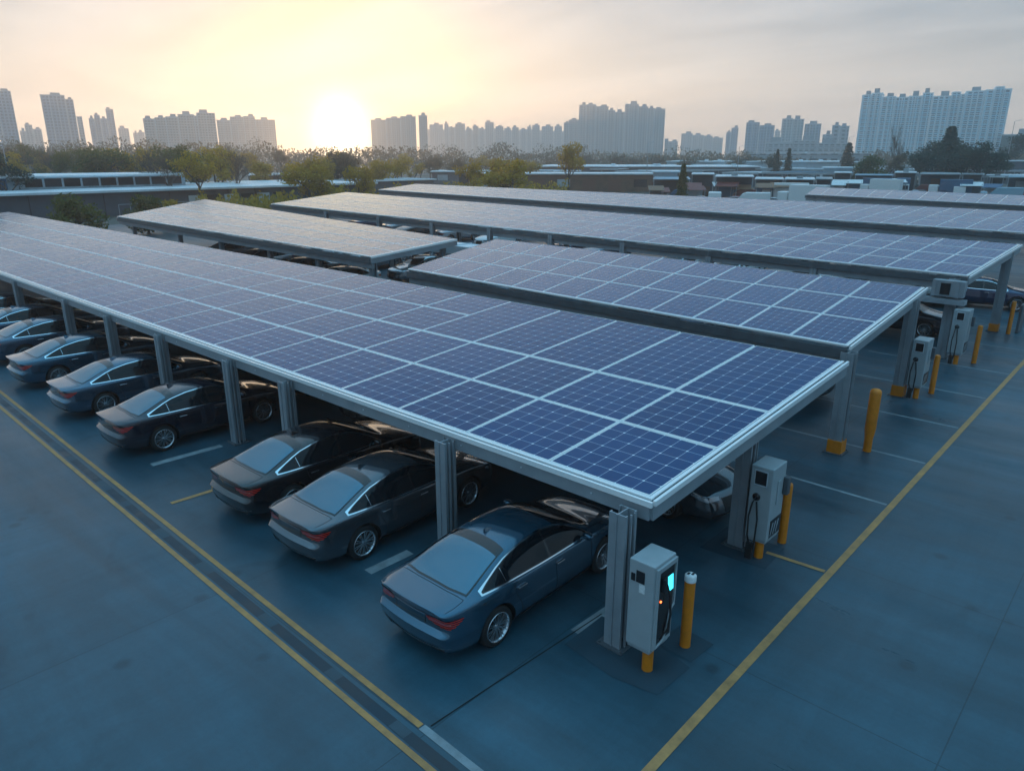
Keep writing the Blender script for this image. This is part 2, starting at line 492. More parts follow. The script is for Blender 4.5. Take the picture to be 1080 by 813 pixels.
C1 = [(-5.2,8.72,2.5), (-5.1,16.3,3.1), (-71,16.7,3.1), (-71,8.35,2.3)]
p1 = [(-5.42,8.35,.30)] + [(x, 8.45, .28) for x in (-9.5,-15.1,-17.9,-22.2,-26.3,-30.6,-37.0,-42,-47)] + [(-5.42,12.55,.30)] + [(x, 14.9, .24) for x in (-9.5,-15.1,-22.2,-26.3,-30.6,-37.0,-47)]
r1 = 2.05/7.6; r2 = 4.0/7.6; r3 = 5.8/7.6
carport('largest solar carport nearest the camera sheltering the front row of sedans', C1, 2.0, 4, p1, (6,6),
        wide_rows=[(0,r1),(r1,r2),(r2,r3),(r3,1)], double=(5, [(0,r1),(r1,r2),(r2,1)]))
C2 = [(-5.85,18.85,2.85), (-6.05,26.3,3.35), (-25.6,26.6,3.45), (-23.4,19.1,3.0)]
carport('solar carport directly behind the nearest one with two yellow footed end posts', C2, 1.48, 3,
        [(-5.72,18.75,.32),(-5.95,24.95,.32),(-11.5,19.2,.28),(-17.5,19.3,.28),(-22.9,19.5,.28),(-14.5,25.4,.28),(-22.9,25.4,.28)], (6,6), guard=(0,1), fl_dark=True)
C2b = [(-27.7,20.4,3.0), (-28.2,26.2,3.3), (-66.5,31.0,3.7), (-59.8,21.0,3.1)]
carport('sunlit short solar carport standing behind the left part of the nearest one', C2b, 1.6, 4,
        [(-28.1,20.8,.28),(-28.5,25.6,.24),(-33,21.0,.24),(-38,21.1,.24),(-44,21.2,.24),(-50,21.3,.24),(-58,21.4,.24),(-38,26.3,.24),(-48,27.5,.24)], (6,6), fl_dark=True)
C3 = [(-5.8,31.2,3.2), (-5.5,39.0,3.7), (-61,42.5,4.1), (-59,33.3,3.5)]
p3 = [(-6.15,31.1,.32),(-5.6,37.6,.32)] + [(x, 31.3 - (x+6)*.035, .28) for x in (-11.5,-16.5,-21.5,-26.5,-31.5,-37,-43,-50)] + [(x, 38.2 - (x+6)*.06, .28) for x in (-11.5,-21.5,-31.5,-43)]
c3 = carport('long third solar carport with an inverter box and crossbar on its end post', C3, 1.42, 4, p3, (6,6), guard=(1,), fl_dark=True)
C4 = [(-4.6,46.4,3.6), (-4.4,56.2,4.1), (-68.6,57.7,4.3), (-68.9,52.4,3.8)]
carport('long pale fourth solar carport running towards the sun glare', C4, 1.55, 4,
        [(x, 47.2 - (x+5)*.09, .28) for x in (-5.2,-11,-17,-23,-29,-35,-42,-50,-60)], (6,6), fl_dark=True)
C5 = [(-4.0,67.5,3.8), (-4.0,75.3,4.2), (-31.0,82.5,4.2), (-29.0,74.7,3.8)]
carport('farthest small solar carport at the right edge before the sheds', C5, 1.6, 3,
        [(x, 68.3 - (x+5)*.27, .25) for x in (-5,-11,-17,-23,-28)], (6,6), fl_dark=True)

_c1 = [o for o in bpy.data.objects if o.get('category') == 'solar carport'][0]
k = MB()
for q in range(44):
    xx = -1.0 - q*1.5; zz = 2.5 - .2*(1.0+q*1.5)/65.8
    k.lathe([(0,-.012),(.016,-.012),(.016,0)], 6, 'x', (0,0,0), smooth=False)
    k.v[-18:] = [(xx+v[1], -.114+ (-.37*(1.0+q*1.5)/65.8) + v[0], zz-.22+v[2]) for v in k.v[-18:]]
k.build('fascia_bolt', M['alu'], _c1)['kind'] = 'stuff'
# inverter box and crossbar on the third carport's end post
bx = Vector((-5.8,31.2,0))
k = MB(); k.box(-.95, .12, -.62, -.28, 2.42, 3.02, ch=.015); k.box(-.95,-.82,-.65,-.62,2.42,3.02); k.box(-.2,-.05,-.65,-.62,2.42,3.02)
ib = k.build('inverter_box', M['steel'], c3)
k = MB(); k.box(-.66,-.34,-.655,-.621,2.5,2.92); k.build('vent_opening', M['cab_dark'], ib)
k = MB(); k.box(-1.28, .22, -.72, -.3, 2.16, 2.34); k.build('crossbar', M['steel'], c3)

# light flat roof seen in the gap between the short and second carport
def flat_shed(label, x0, x1, y0, y1, h, rot=0, posts=True, wallm=None, roofm=None, kindname='open_shed', cat='shed', group=None, walls=False):
    cx, cy = (x0+x1)/2, (y0+y1)/2
    r = empty(kindname, (cx, cy, 0), rot, label, cat, group)
    X = (x1-x0)/2; Y = (y1-y0)/2
    k = MB(); k.box(-X, X, -Y, Y, h-.22, h, ch=.04)
    n = int(2*X/1.2)
    for i in range(n):   # standing seams
        x = -X + (i+.5)*2*X/n
        k.box(x-.03, x+.03, -Y+.1, Y-.1, h, h+.06)
    k.build('roof', roofm or M['roof_white'], r)
    k = MB(); k.box(-X-.05, X+.05, -Y-.12, -Y-.01, h-.42, h+.05); k.build('fascia', M['roof_edge'], r)
    if walls:
        k = MB(); k.box(-X+.4, X-.4, -Y+.5, Y-.5, 0, h-.22); w = k.build('wall', wallm or M['wall_grey'], r)
        m_ = max(2, int(2*X/4.5))
        for i in range(m_):
            x = -X + (i+.5)*2*X/m_
            if random.random() < .55:
                k = MB(); k.box(x-1.0, x+1.0, -Y+.44, -Y+.5, .9, 2.3); k.build('window', M['dark_win'], r)
            else:
                k = MB(); k.box(x-1.3, x+1.3, -Y+.42, -Y+.5, .02, 2.5); k.build('shutter_door', random.choice([M['shut_a'], M['shut_b'], M['roof_white']]), r)
    if posts:
        m_ = max(2, int(2*X/5))
        for i in range(m_+1):
            x = -X + .2 + i*(2*X-.4)/m_
            for y in (-Y+.2, Y-.2):
                k = MB(); k.box(x-.1, x+.1, y-.1, y+.1, 0, h-.22); k.build('post', M['steel'], r)
    return r
M['roof_white'] = mat('pale_sheet_roof', (.70,.74,.77), .45, .1, var=.22, scale=.3)
M['roof_blue'] = mat('blue_sheet_roof', (.22,.36,.45), .5, .1, var=.25, scale=.4)
M['roof_grey'] = mat('grey_sheet_roof', (.30,.33,.35), .6, var=.3, scale=.4)
M['roof_edge'] = mat('roof_edge_trim', (.40,.44,.47), .5, var=.1)
M['wall_grey'] = mat('grey_render', (.12,.13,.15), .85, var=.25, scale=.6)
M['wall_dark'] = mat('dark_cladding', (.07,.085,.11), .7, var=.25, scale=.8)
M['dark_win'] = mat('dark_window', (.015,.02,.028), .1)
M['shut_a'] = mat('blue_shutter', (.03,.13,.26), .5, var=.1)
M['shut_b'] = mat('brown_shutter', (.16,.07,.045), .6, var=.2)
flat_shed('pale flat roof lying between the sunlit carport and the second carport', -37, -27.6, 28.5, 30.2, 2.5)

# ------------------------------------------------------------------ chargers and bollards
def bollard_mesh(h, r=.085, taper=False):
    k = MB()
    if taper: prof = [(r*.82,0.004),(r*.82,.35),(r*1.08,.62),(r*1.12,h-.1),(r*1.0,h-.04),(r*.6,h-.006),(0,h)]
    else: prof = [(r,0.004),(r,h-.05),(r*.9,h-.015),(r*.6,h),(0,h)]
    k.lathe(prof, 20)
    return k
def bollard(loc, h, label, taper=False, cap=False, r=.085):
    o = bollard_mesh(h, r, taper).build('bollard', M['yellow'])
    o.location = loc
    tag(o, label, 'bollard', 'yellow bollards by the chargers')
    if cap:
        k = MB(); k.lathe([(r+.006,h-.09),(r+.006,h+.004),(r*.7,h+.03),(0,h+.032)], 20); k.box(-r*.5, -r*.1, -r*.6, r*.1, h+.028, h+.038, 1); k.box(r*.15, r*.55, -r*.2, r*.5, h+.024, h+.036, 1)
        k.build('cap', [M['white_lbl'], M['cab_dark']], o)
    return o

def charger(x0, x1, y0, y1, z0, z1, ped, label, style):
    cx, cy = (x0+x1)/2, (y0+y1)/2
    r = empty('ev_charger', (cx, cy, 0), 0, label, 'EV charger', 'EV chargers beside the carport posts')
    X = (x1-x0)/2; Y = (y1-y0)/2
    k = MB(); k.box(-X, X, -Y, Y, z0, z1, ch=.018)
    # sloped bottom shoe and seams
    k.box(-X+.03, X-.03, -Y+.03, Y-.03, z0-.05, z0)
    body = k.build('cabinet', M['cab'], r)
    k = MB()
    k.lathe([(.085,.004),(.085,z0-.04)], 18, 'z', (ped[0]-cx, ped[1]-cy, 0)); k.build('pedestal', M['yellow'], r)
    H = z1-z0
    e = .004
    if style == 'side':          # deep black service bay with lit screen on the lane side (+x), small fittings on the near side
        k = MB()
        k.box(X-.02, X+.006, -Y+.10, Y-.04, z0+.09, z1-.13); k.build('service_bay', M['cab_dark'], r)
        k = MB()                  # slim raised surround with a curved lower lip
        k.box(X+.001, X+.035, -Y+.03, -Y+.10, z0+.05, z1-.05); k.box(X+.001, X+.035, Y-.035, Y-.005, z0+H*.44, z1-.05)
        k.box(X+.001, X+.04, -Y+.101, Y-.036, z1-.12, z1-.05)
        pts = [(X+.02, Y-.02, z0+H*.5), (X+.03, Y-.03, z0+H*.42), (X+.03, Y-.13, z0+H*.38), (X+.025, Y-.2, z0+H*.2), (X+.025, Y-.26, z0+H*.07), (X+.02, -Y+.10, z0+.05)]
        k.tube(pts, .018, 8); k.build('bay_surround', M['cab'], r)
        k = MB(); k.add([(X+.03, .07, z0+H*.62), (X+.03, Y-.08, z0+H*.62), (X+.014, Y-.08, z0+H*.79), (X+.014, .07, z0+H*.79)], [(0,1,2,3)])
        k.box(X+.007, X+.012, .0, Y-.05, z0+H*.54, z0+H*.82, 1)
        k.build('screen', [M['screen'], M['cab_dark']], r, fix=False)
        k = MB(); k.tube([(X+.02,-.10,z0+H*.74),(X+.08,-.06,z0+H*.76),(X+.12,-.02,z0+H*.62),(X+.12,.02,z0+H*.40),(X+.10,.0,z0+H*.22),(X+.03,-.1,z0+H*.12)], .018, 8)
        k.build('cable', M['black_rubber'], r)
        k = MB(); k.box(X+.02, X+.09, -.14, -.06, z0+H*.68, z0+H*.84, ch=.012); k.build('plug_holster', M['cab_dark'], r)
        k = MB(); k.lathe([(.0,0),(.018,0),(.018,.01),(0,.012)], 10, 'x', (X+.006, -.09, z0+H*.55)); k.build('indicator_lamp', M['red_lamp'], r)
        k = MB(); k.box(-.085, .055, -Y-.012, -Y, z1-.34, z1-.15, ch=.004); k.build('display', M['cab_dark'], r)
        k = MB(); k.box(-.17, -.105, -Y-.016, -Y, z1-.34, z1-.22, ch=.004); k.build('card_reader', M['cab_dark'], r)
        k = MB(); k.box(-.03, .065, -Y-.003, -Y+.001, z1-.50, z1-.355); k.build('sticker', M['white_lbl'], r)
    else:                        # upright charger with square display and cable hung on the near side
        k = MB(); k.box(-.12, .10, -Y-.01, -Y, z1-.36, z1-.10, ch=.004); k.build('display', M['cab_dark'], r)
        k = MB(); k.box(-.14, .12, -Y-.006, -Y, z1-.39, z1-.07, ch=.003); k.build('display_bezel', M['alu'], r)
        k = MB(); k.lathe([(0,0),(.075,0),(.075,.014),(0,.02)], 20, 'x', (0,0,0))
        o = k.build('socket', M['cab_dark'], r); o.rotation_euler = (0,0,-math.pi/2); o.location = (-.06, -Y, z1-.62)
        k = MB(); k.tube([(-.06,-Y-.02,z1-.62),(-.09,-Y-.09,z1-.72),(-.13,-Y-.11,z0+.5),(-.12,-Y-.10,z0+.1),(-.03,-Y-.09,z0-.28),(.02,-Y-.09,z0-.1),(.03,-Y-.08,z0+.45),(-.03,-Y-.05,z1-.70)], .017, 8)
        k.build('cable', M['black_rubber'], r)
        k = MB(); k.box(-.13,.0,-Y-.12,-Y-.06,z0-.38,z0-.05, ch=.01); k.build('plug', M['black_rubber'], r)
        k = MB(); k.box(X, X+.008, -Y+.10, Y-.03, z0+.06, z0+.42, ch=.003); k.build('louvre', M['cab_dark'], r)
        k = MB()
        for t in range(3): k.add([(X+.01,-Y+.12+t*.12,z0+.1),(X+.03,-Y+.14+t*.12,z0+.38),(X+.03,-Y+.19+t*.12,z0+.38),(X+.01,-Y+.15+t*.12,z0+.1)],[(0,1,2,3)])
        k.build('louvre_blade', M['alu'], r)
        k = MB(); k.box(X, X+.02, -.06, .14, z0+.72, z1-.3, ch=.004); k.build('door_panel', M['cab'], r)
        k = MB(); k.box(X, X+.10, Y-.10, Y+.04, z1-.66, z1-.30, ch=.015); k.build('side_connector', M['steel_dark'], r)
    return r
charger(-5.03,-4.60,7.98,8.56,.42,1.86,(-4.72,8.14),'pale blue charger with lit cyan screen beside the nearest carport post','side')
charger(-5.16,-4.73,12.22,12.82,.42,1.92,(-4.90,12.36),'grey charger with hanging black cable beside the second post of the nearest carport','front')
charger(-5.74,-5.30,24.85,25.5,.42,1.92,(-5.44,25.0),'grey charger standing beside the far yellow footed post of the second carport','front')
charger(-5.82,-5.32,30.25,30.95,.42,2.05,(-5.5,30.4),'pale charger with dark arched bay under the third carport crossbar','front')
bollard((-4.58,9.02,0),1.27,'yellow bollard with white and black cap next to the lit charger',cap=True)
bollard((-4.80,13.22,0),1.30,'yellow bollard touching the back of the grey charger with hanging cable')
bollard((-5.12,19.35,0),1.72,'tall round topped yellow bollard standing alone before the second carport post',taper=True,r=.125)
bollard((-5.20,25.9,0),1.30,'yellow bollard behind the charger at the second carport far post')
bollard((-5.02,31.0,0),1.45,'yellow bollard right of the charger below the third carport crossbar')
bollard((-5.0,37.4,0),1.45,'yellow bollard beside the third carport far post near the right edge')
k = MB(); k.box(-.05,.05,-.5,.5,.02,1.25,ch=.01)
o = k.build('barrier_board', M['steel_dark']); o.location = (-4.75,38.2,0); tag(o, 'dark upright board next to the bollard near the right edge', 'barrier')
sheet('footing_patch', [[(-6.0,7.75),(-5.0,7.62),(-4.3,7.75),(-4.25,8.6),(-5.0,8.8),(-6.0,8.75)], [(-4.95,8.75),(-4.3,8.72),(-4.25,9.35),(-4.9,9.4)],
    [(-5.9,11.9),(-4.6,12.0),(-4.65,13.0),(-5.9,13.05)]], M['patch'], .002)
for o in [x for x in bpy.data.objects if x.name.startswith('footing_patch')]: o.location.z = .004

# ------------------------------------------------------------------ cars
def tab(t, x):
    if x <= t[0][0]: return t[0][1]
    for (a, va), (b, vb) in zip(t, t[1:]):
        if x <= b:
            return va + (vb-va)*(x-a)/(b-a)
    return t[-1][1]
T_Z0 = [(-2.47,1.0),(-2.40,1.035),(-2.2,1.04),(-1.95,1.055),(-1.75,1.12),(-1.45,1.26),(-1.15,1.37),(-.85,1.435),(-.4,1.47),(.0,1.465),(.35,1.42),(.7,1.30),(1.0,1.15),(1.2,1.045),(1.5,1.0),(1.9,.935),(2.2,.86),(2.38,.77),(2.46,.66)]
T_XR = [(-2.47,.58),(-1.95,.66),(-1.45,.63),(-.85,.585),(0,.575),(.35,.59),(1.0,.68),(1.3,.70),(1.9,.62),(2.46,.44)]
T_DR = [(-2.47,.02),(-1.9,.025),(-1.45,.045),(-.85,.055),(0,.055),(.7,.05),(1.1,.03),(2.46,.03)]
T_ZS = [(-2.47,.93),(-2.3,.965),(-1.9,.975),(-1.4,.97),(0,.95),(1,.93),(1.5,.90),(2.0,.83),(2.38,.72),(2.46,.63)]
T_WS = [(-2.47,.72),(-2.35,.79),(-2.1,.85),(-1.4,.885),(0,.88),(1.2,.87),(1.8,.84),(2.2,.775),(2.38,.69),(2.46,.60)]
T_ZB = [(-2.47,.27),(-2.1,.21),(-1.9,.19),(1.9,.18),(2.2,.19),(2.46,.23)]
T_LV = [0,.10,.27,.50,.575,.82,1.0]
T_WX = [-.10,-.02,.035,.045,.035,.02,0]
YS = [-2.44,-2.34,-2.15,-1.95,-1.75,-1.42,-1.1,-.8,-.4,0,.35,.7,1.0,1.22,1.5,1.85,2.15,2.34,2.44]
REAR_OFF = [.09,.01,-.03,-.075,.03,.045,-.05]
FRONT_OFF = [-.06,-.01,.02,.03,.02,-.01,-.05]
TOPF = [1,.93,'r',.5,0]

def car_shell():
    bm = bmesh.new()
    cr = bm.edges.layers.float.new('crease_edge')
    rings = []
    nS = len(YS)
    for si, y in enumerate(YS):
        zs = tab(T_ZS, y); ws = tab(T_WS, y); zb = tab(T_ZB, y); z0 = tab(T_Z0, y); xr = tab(T_XR, y); zr = z0 - tab(T_DR, y)
        side = []
        for t, wx in zip(T_LV, T_WX):
            yy = y
            if si == 0: yy = -2.40 + REAR_OFF[T_LV.index(t)]
            if si == nS-1: yy = 2.42 + FRONT_OFF[T_LV.index(t)]
            side.append((ws + wx, yy, zb + (zs-zb)*t))
        ytop = side[-1][1]
        top = [(ws*.955, ytop, zs+.018), (xr, ytop, zr), (xr*.52, ytop, z0-.010 if z0 > 1.2 else z0-.006), (0, ytop, z0)]
        bot = [((ws-.1)*.8, side[0][1], zb), ((ws-.1)*.4, side[0][1], zb), (0, side[0][1], zb)]
        half = bot[::-1] + side + top      # centre bottom ... centre top
        right = [bm.verts.new(p) for p in half]
        left = [right[0]] + [bm.verts.new((-p[0], p[1], p[2])) for p in half[1:-1]] + [right[-1]]
        rings.append((right, left))
    def E(a, b, v):
        e = bm.edges.get((a, b))
        if e: e[cr] = max(e[cr], v)
    n = len(rings[0][0])
    for (r0, l0), (r1, l1) in zip(rings, rings[1:]):
        for i in range(n-1):
            bm.faces.new((r0[i], r0[i+1], r1[i+1], r1[i]))
            bm.faces.new((l0[i+1], l0[i], l1[i], l1[i+1]))
    # end caps: grid between bottom row and top row. indices: bottom 0..2 (centre->out), side 3..9, top 10..13
    fr = [1, .80, .40, 0]
    def cap(ring, sgn, bulge):
        r, l = ring
        ys = [v.co.y for v in r[3:10]]
        grid = []
        for lv in range(7):
            row = []
            w = r[3+lv].co.x; z_e = r[3+lv].co.z
            for side_, rr in ((1, r), (-1, l)):
                pass
            if lv == 0:
                row = [r[3], r[2], r[1], r[0], l[1], l[2], l[3]]
            elif lv == 6:
                row = None
            else:
                t = T_LV[lv]
                inner = []
                for f in (.80, .40, 0):
                    ztop = [r[11].co.z, r[12].co.z, r[13].co.z][(.80, .40, 0).index(f)]
                    zbm = r[0].co.z
                    inner.append((w*f, ys[lv] + sgn*bulge*(1-f*f), lerp(z_e, zbm + (ztop-zbm)*t, .8)))
                R = [bm.verts.new(p) for p in inner]
                Lv = [bm.verts.new((-p[0], p[1], p[2])) for p in inner[:2]]
                row = [r[3+lv]] + R + [Lv[1], Lv[0], l[3+lv]]
            grid.append(row)
        # the top row: shoulder, belt, rail, mid, centre -> 9 verts; join belt as part of the row
        top = [r[9], r[10], r[11], r[12], r[13], l[12], l[11], l[10], l[9]]
        grid[6] = [r[9], r[11], r[12], r[13], l[12], l[11], l[9]]
        fs = []
        for a, b in zip(grid, grid[1:]):
            for i in range(6):
                fs.append((a[i], a[i+1], b[i+1], b[i]))
        for f in fs:
            bm.faces.new(f)
        bm.faces.new((r[9], r[10], r[11])); bm.faces.new((l[9], l[11], l[10]))
        # push centre of bottom and top rows out too
        for i, f in ((0, 0), (1, .4), (2, .8)):
            for q in {r[i], l[i]}: q.co.y += sgn*bulge*(1-f*f)*.9
        for i, f in ((11, .8), (12, .4), (13, 0)):
            for q in {r[i], l[i]}: q.co.y += sgn*bulge*(1-f*f)
        return grid
    g0 = cap(rings[0], -1, .085)
    g1 = cap(rings[-1], 1, .10)
    for a, b in zip(g0[6], g0[6][1:]): E(a, b, .85)
    for a, b in zip(g0[3], g0[3][1:]): E(a, b, .85)
    for a, b in zip(g0[4], g0[4][1:]): E(a, b, .45)
    for a, b in zip(g0[1], g0[1][1:]): E(a, b, .6)
    # extra spoiler lip: lift the top row slightly
    for i, v in enumerate(g0[6]):
        if 0 < i < 6: v.co.z += .018
    for (r0, l0), (r1, l1) in zip(rings, rings[1:]):
        for q0, q1 in ((r0, r1), (l0, l1)):
            E(q0[8], q1[8], .35)          # character line
            E(q0[10], q1[10], .3)         # belt
            E(q0[11], q1[11], .22)
            E(q0[4], q1[4], .5)
    bmesh.ops.recalc_face_normals(bm, faces=bm.faces)
    me = bpy.data.meshes.new('car_cage'); bm.to_mesh(me); bm.free()
    return me

def make_body():
    me = car_shell()
    o = bpy.data.objects.new('tmp_body', me); COL.objects.link(o)
    me.materials.append(PAINT['blue_grey']); me.materials.append(M['seam'])
    s = o.modifiers.new('s', 'SUBSURF'); s.levels = 2; s.render_levels = 2
    cut = MB()
    for y in (-1.42, 1.45):
        for sx in (-1, 1):
            cut.lathe([(0,.0),(.40,.0),(.40,.50),(0,.50)], 40, 'x', ((.58 if sx > 0 else -1.08), y, .35))
    cme = cut.mesh('cut', [M['seam']])
    bm = bmesh.new(); bm.from_mesh(cme); bmesh.ops.remove_doubles(bm, verts=bm.verts, dist=1e-5)
    bmesh.ops.recalc_face_normals(bm, faces=bm.faces); bm.to_mesh(cme); bm.free()
    co = bpy.data.objects.new('tmp_cut', cme); COL.objects.link(co)
    b = o.modifiers.new('b', 'BOOLEAN'); b.object = co; b.operation = 'DIFFERENCE'; b.solver = 'EXACT'; b.material_mode = 'TRANSFER'
    bpy.context.view_layer.update()
    dg = bpy.context.evaluated_depsgraph_get()
    res = bpy.data.meshes.new_from_object(o.evaluated_get(dg))
    bpy.data.objects.remove(o); bpy.data.objects.remove(co)
    res.name = 'body'
    for p in res.polygons: p.use_smooth = p.material_index == 0
    bm = bmesh.new(); bm.from_mesh(res)
    for e in bm.edges:
        if len(e.link_faces) == 2:
            e.smooth = e.calc_face_angle(0) < R_(38)
    bm.to_mesh(res); bm.free()
    return res
BODY = make_body()
_bm = bmesh.new(); _bm.from_mesh(BODY); BVH = BVHTree.FromBMesh(_bm); _bm.free()

def resample(pl, n):
    d = [0]
    for a, b in zip(pl, pl[1:]): d.append(d[-1] + math.hypot(b[0]-a[0], b[1]-a[1]))
    out = []
    for i in range(n+1):
        t = d[-1]*i/n
        j = 0
        while j < len(d)-2 and d[j+1] < t: j += 1
        s = (t-d[j])/max(1e-9, d[j+1]-d[j])
        out.append((pl[j][0]+(pl[j+1][0]-pl[j][0])*s, pl[j][1]+(pl[j+1][1]-pl[j][1])*s))
    return out

def patch(mb, axis, top, bot, n, m, off, mt=0, sgn=1):
    """drape a patch on the body; axis 'x' (y,z), 'y' (x,z) from rear(-)/front(+), 'z' (x,y)"""
    tp = resample(top, n); bp = resample(bot, n)
    vs = []; ok = []
    for j in range(m+1):
        for i in range(n+1):
            a = lerp(Vector(bp[i]), Vector(tp[i]), j/m)
            if axis == 'x': o = Vector((2.5*sgn, a[0], a[1])); d = Vector((-sgn,0,0))
            elif axis == 'y': o = Vector((a[0], 4*sgn, a[1])); d = Vector((0,-sgn,0))
            else: o = Vector((a[0], a[1], 3)); d = Vector((0,0,-1))
            h = BVH.ray_cast(o, d)
            if h[0] is None: vs.append(None); continue
            nn = h[1]
            if nn.dot(d) > 0: nn = -nn
            vs.append(h[0] + nn*off)
    fs = []
    idx = {}
    out = []
    for q, v in enumerate(vs):
        if v is not None: idx[q] = len(out); out.append(v)
    for j in range(m):
        for i in range(n):
            q = (j*(n+1)+i, j*(n+1)+i+1, (j+1)*(n+1)+i+1, (j+1)*(n+1)+i)
            if all(t in idx for t in q):
                ps = [out[idx[t]] for t in q]
                if max((ps[a_]-ps[(a_+1) % 4]).length for a_ in range(4)) < .4:
                    fs.append(tuple(idx[t] for t in q))
    mb.add(out, fs, mt, True)

def thick(o, t):
    """give a draped patch a real thickness towards the body"""
    me = o.data
    bm = bmesh.new(); bm.from_mesh(me)
    bmesh.ops.solidify(bm, geom=bm.faces[:], thickness=t)
    bm.to_mesh(me); bm.free()
    return o

GT = [(-1.66,1.035),(-1.5,1.10),(-1.3,1.18),(-1.0,1.272),(-.6,1.34),(-.1,1.365),(.25,1.335),(.6,1.22),(.86,1.08),(.98,1.0)]
GB = [(-1.66,1.02),(-1.2,1.008),(-.3,.985),(.5,.975),(.98,.972)]
def between(ya, yb, inset):
    def zt(y):
        return tab(GT, y)
    def zb(y):
        return tab(GB, y)
    n = 12
    ys = [lerp(ya, yb, i/n) for i in range(n+1)]
    return [(y, max(zt(y)-inset, zb(y)+inset+.004)) for y in ys], [(y, zb(y)+inset) for y in ys]

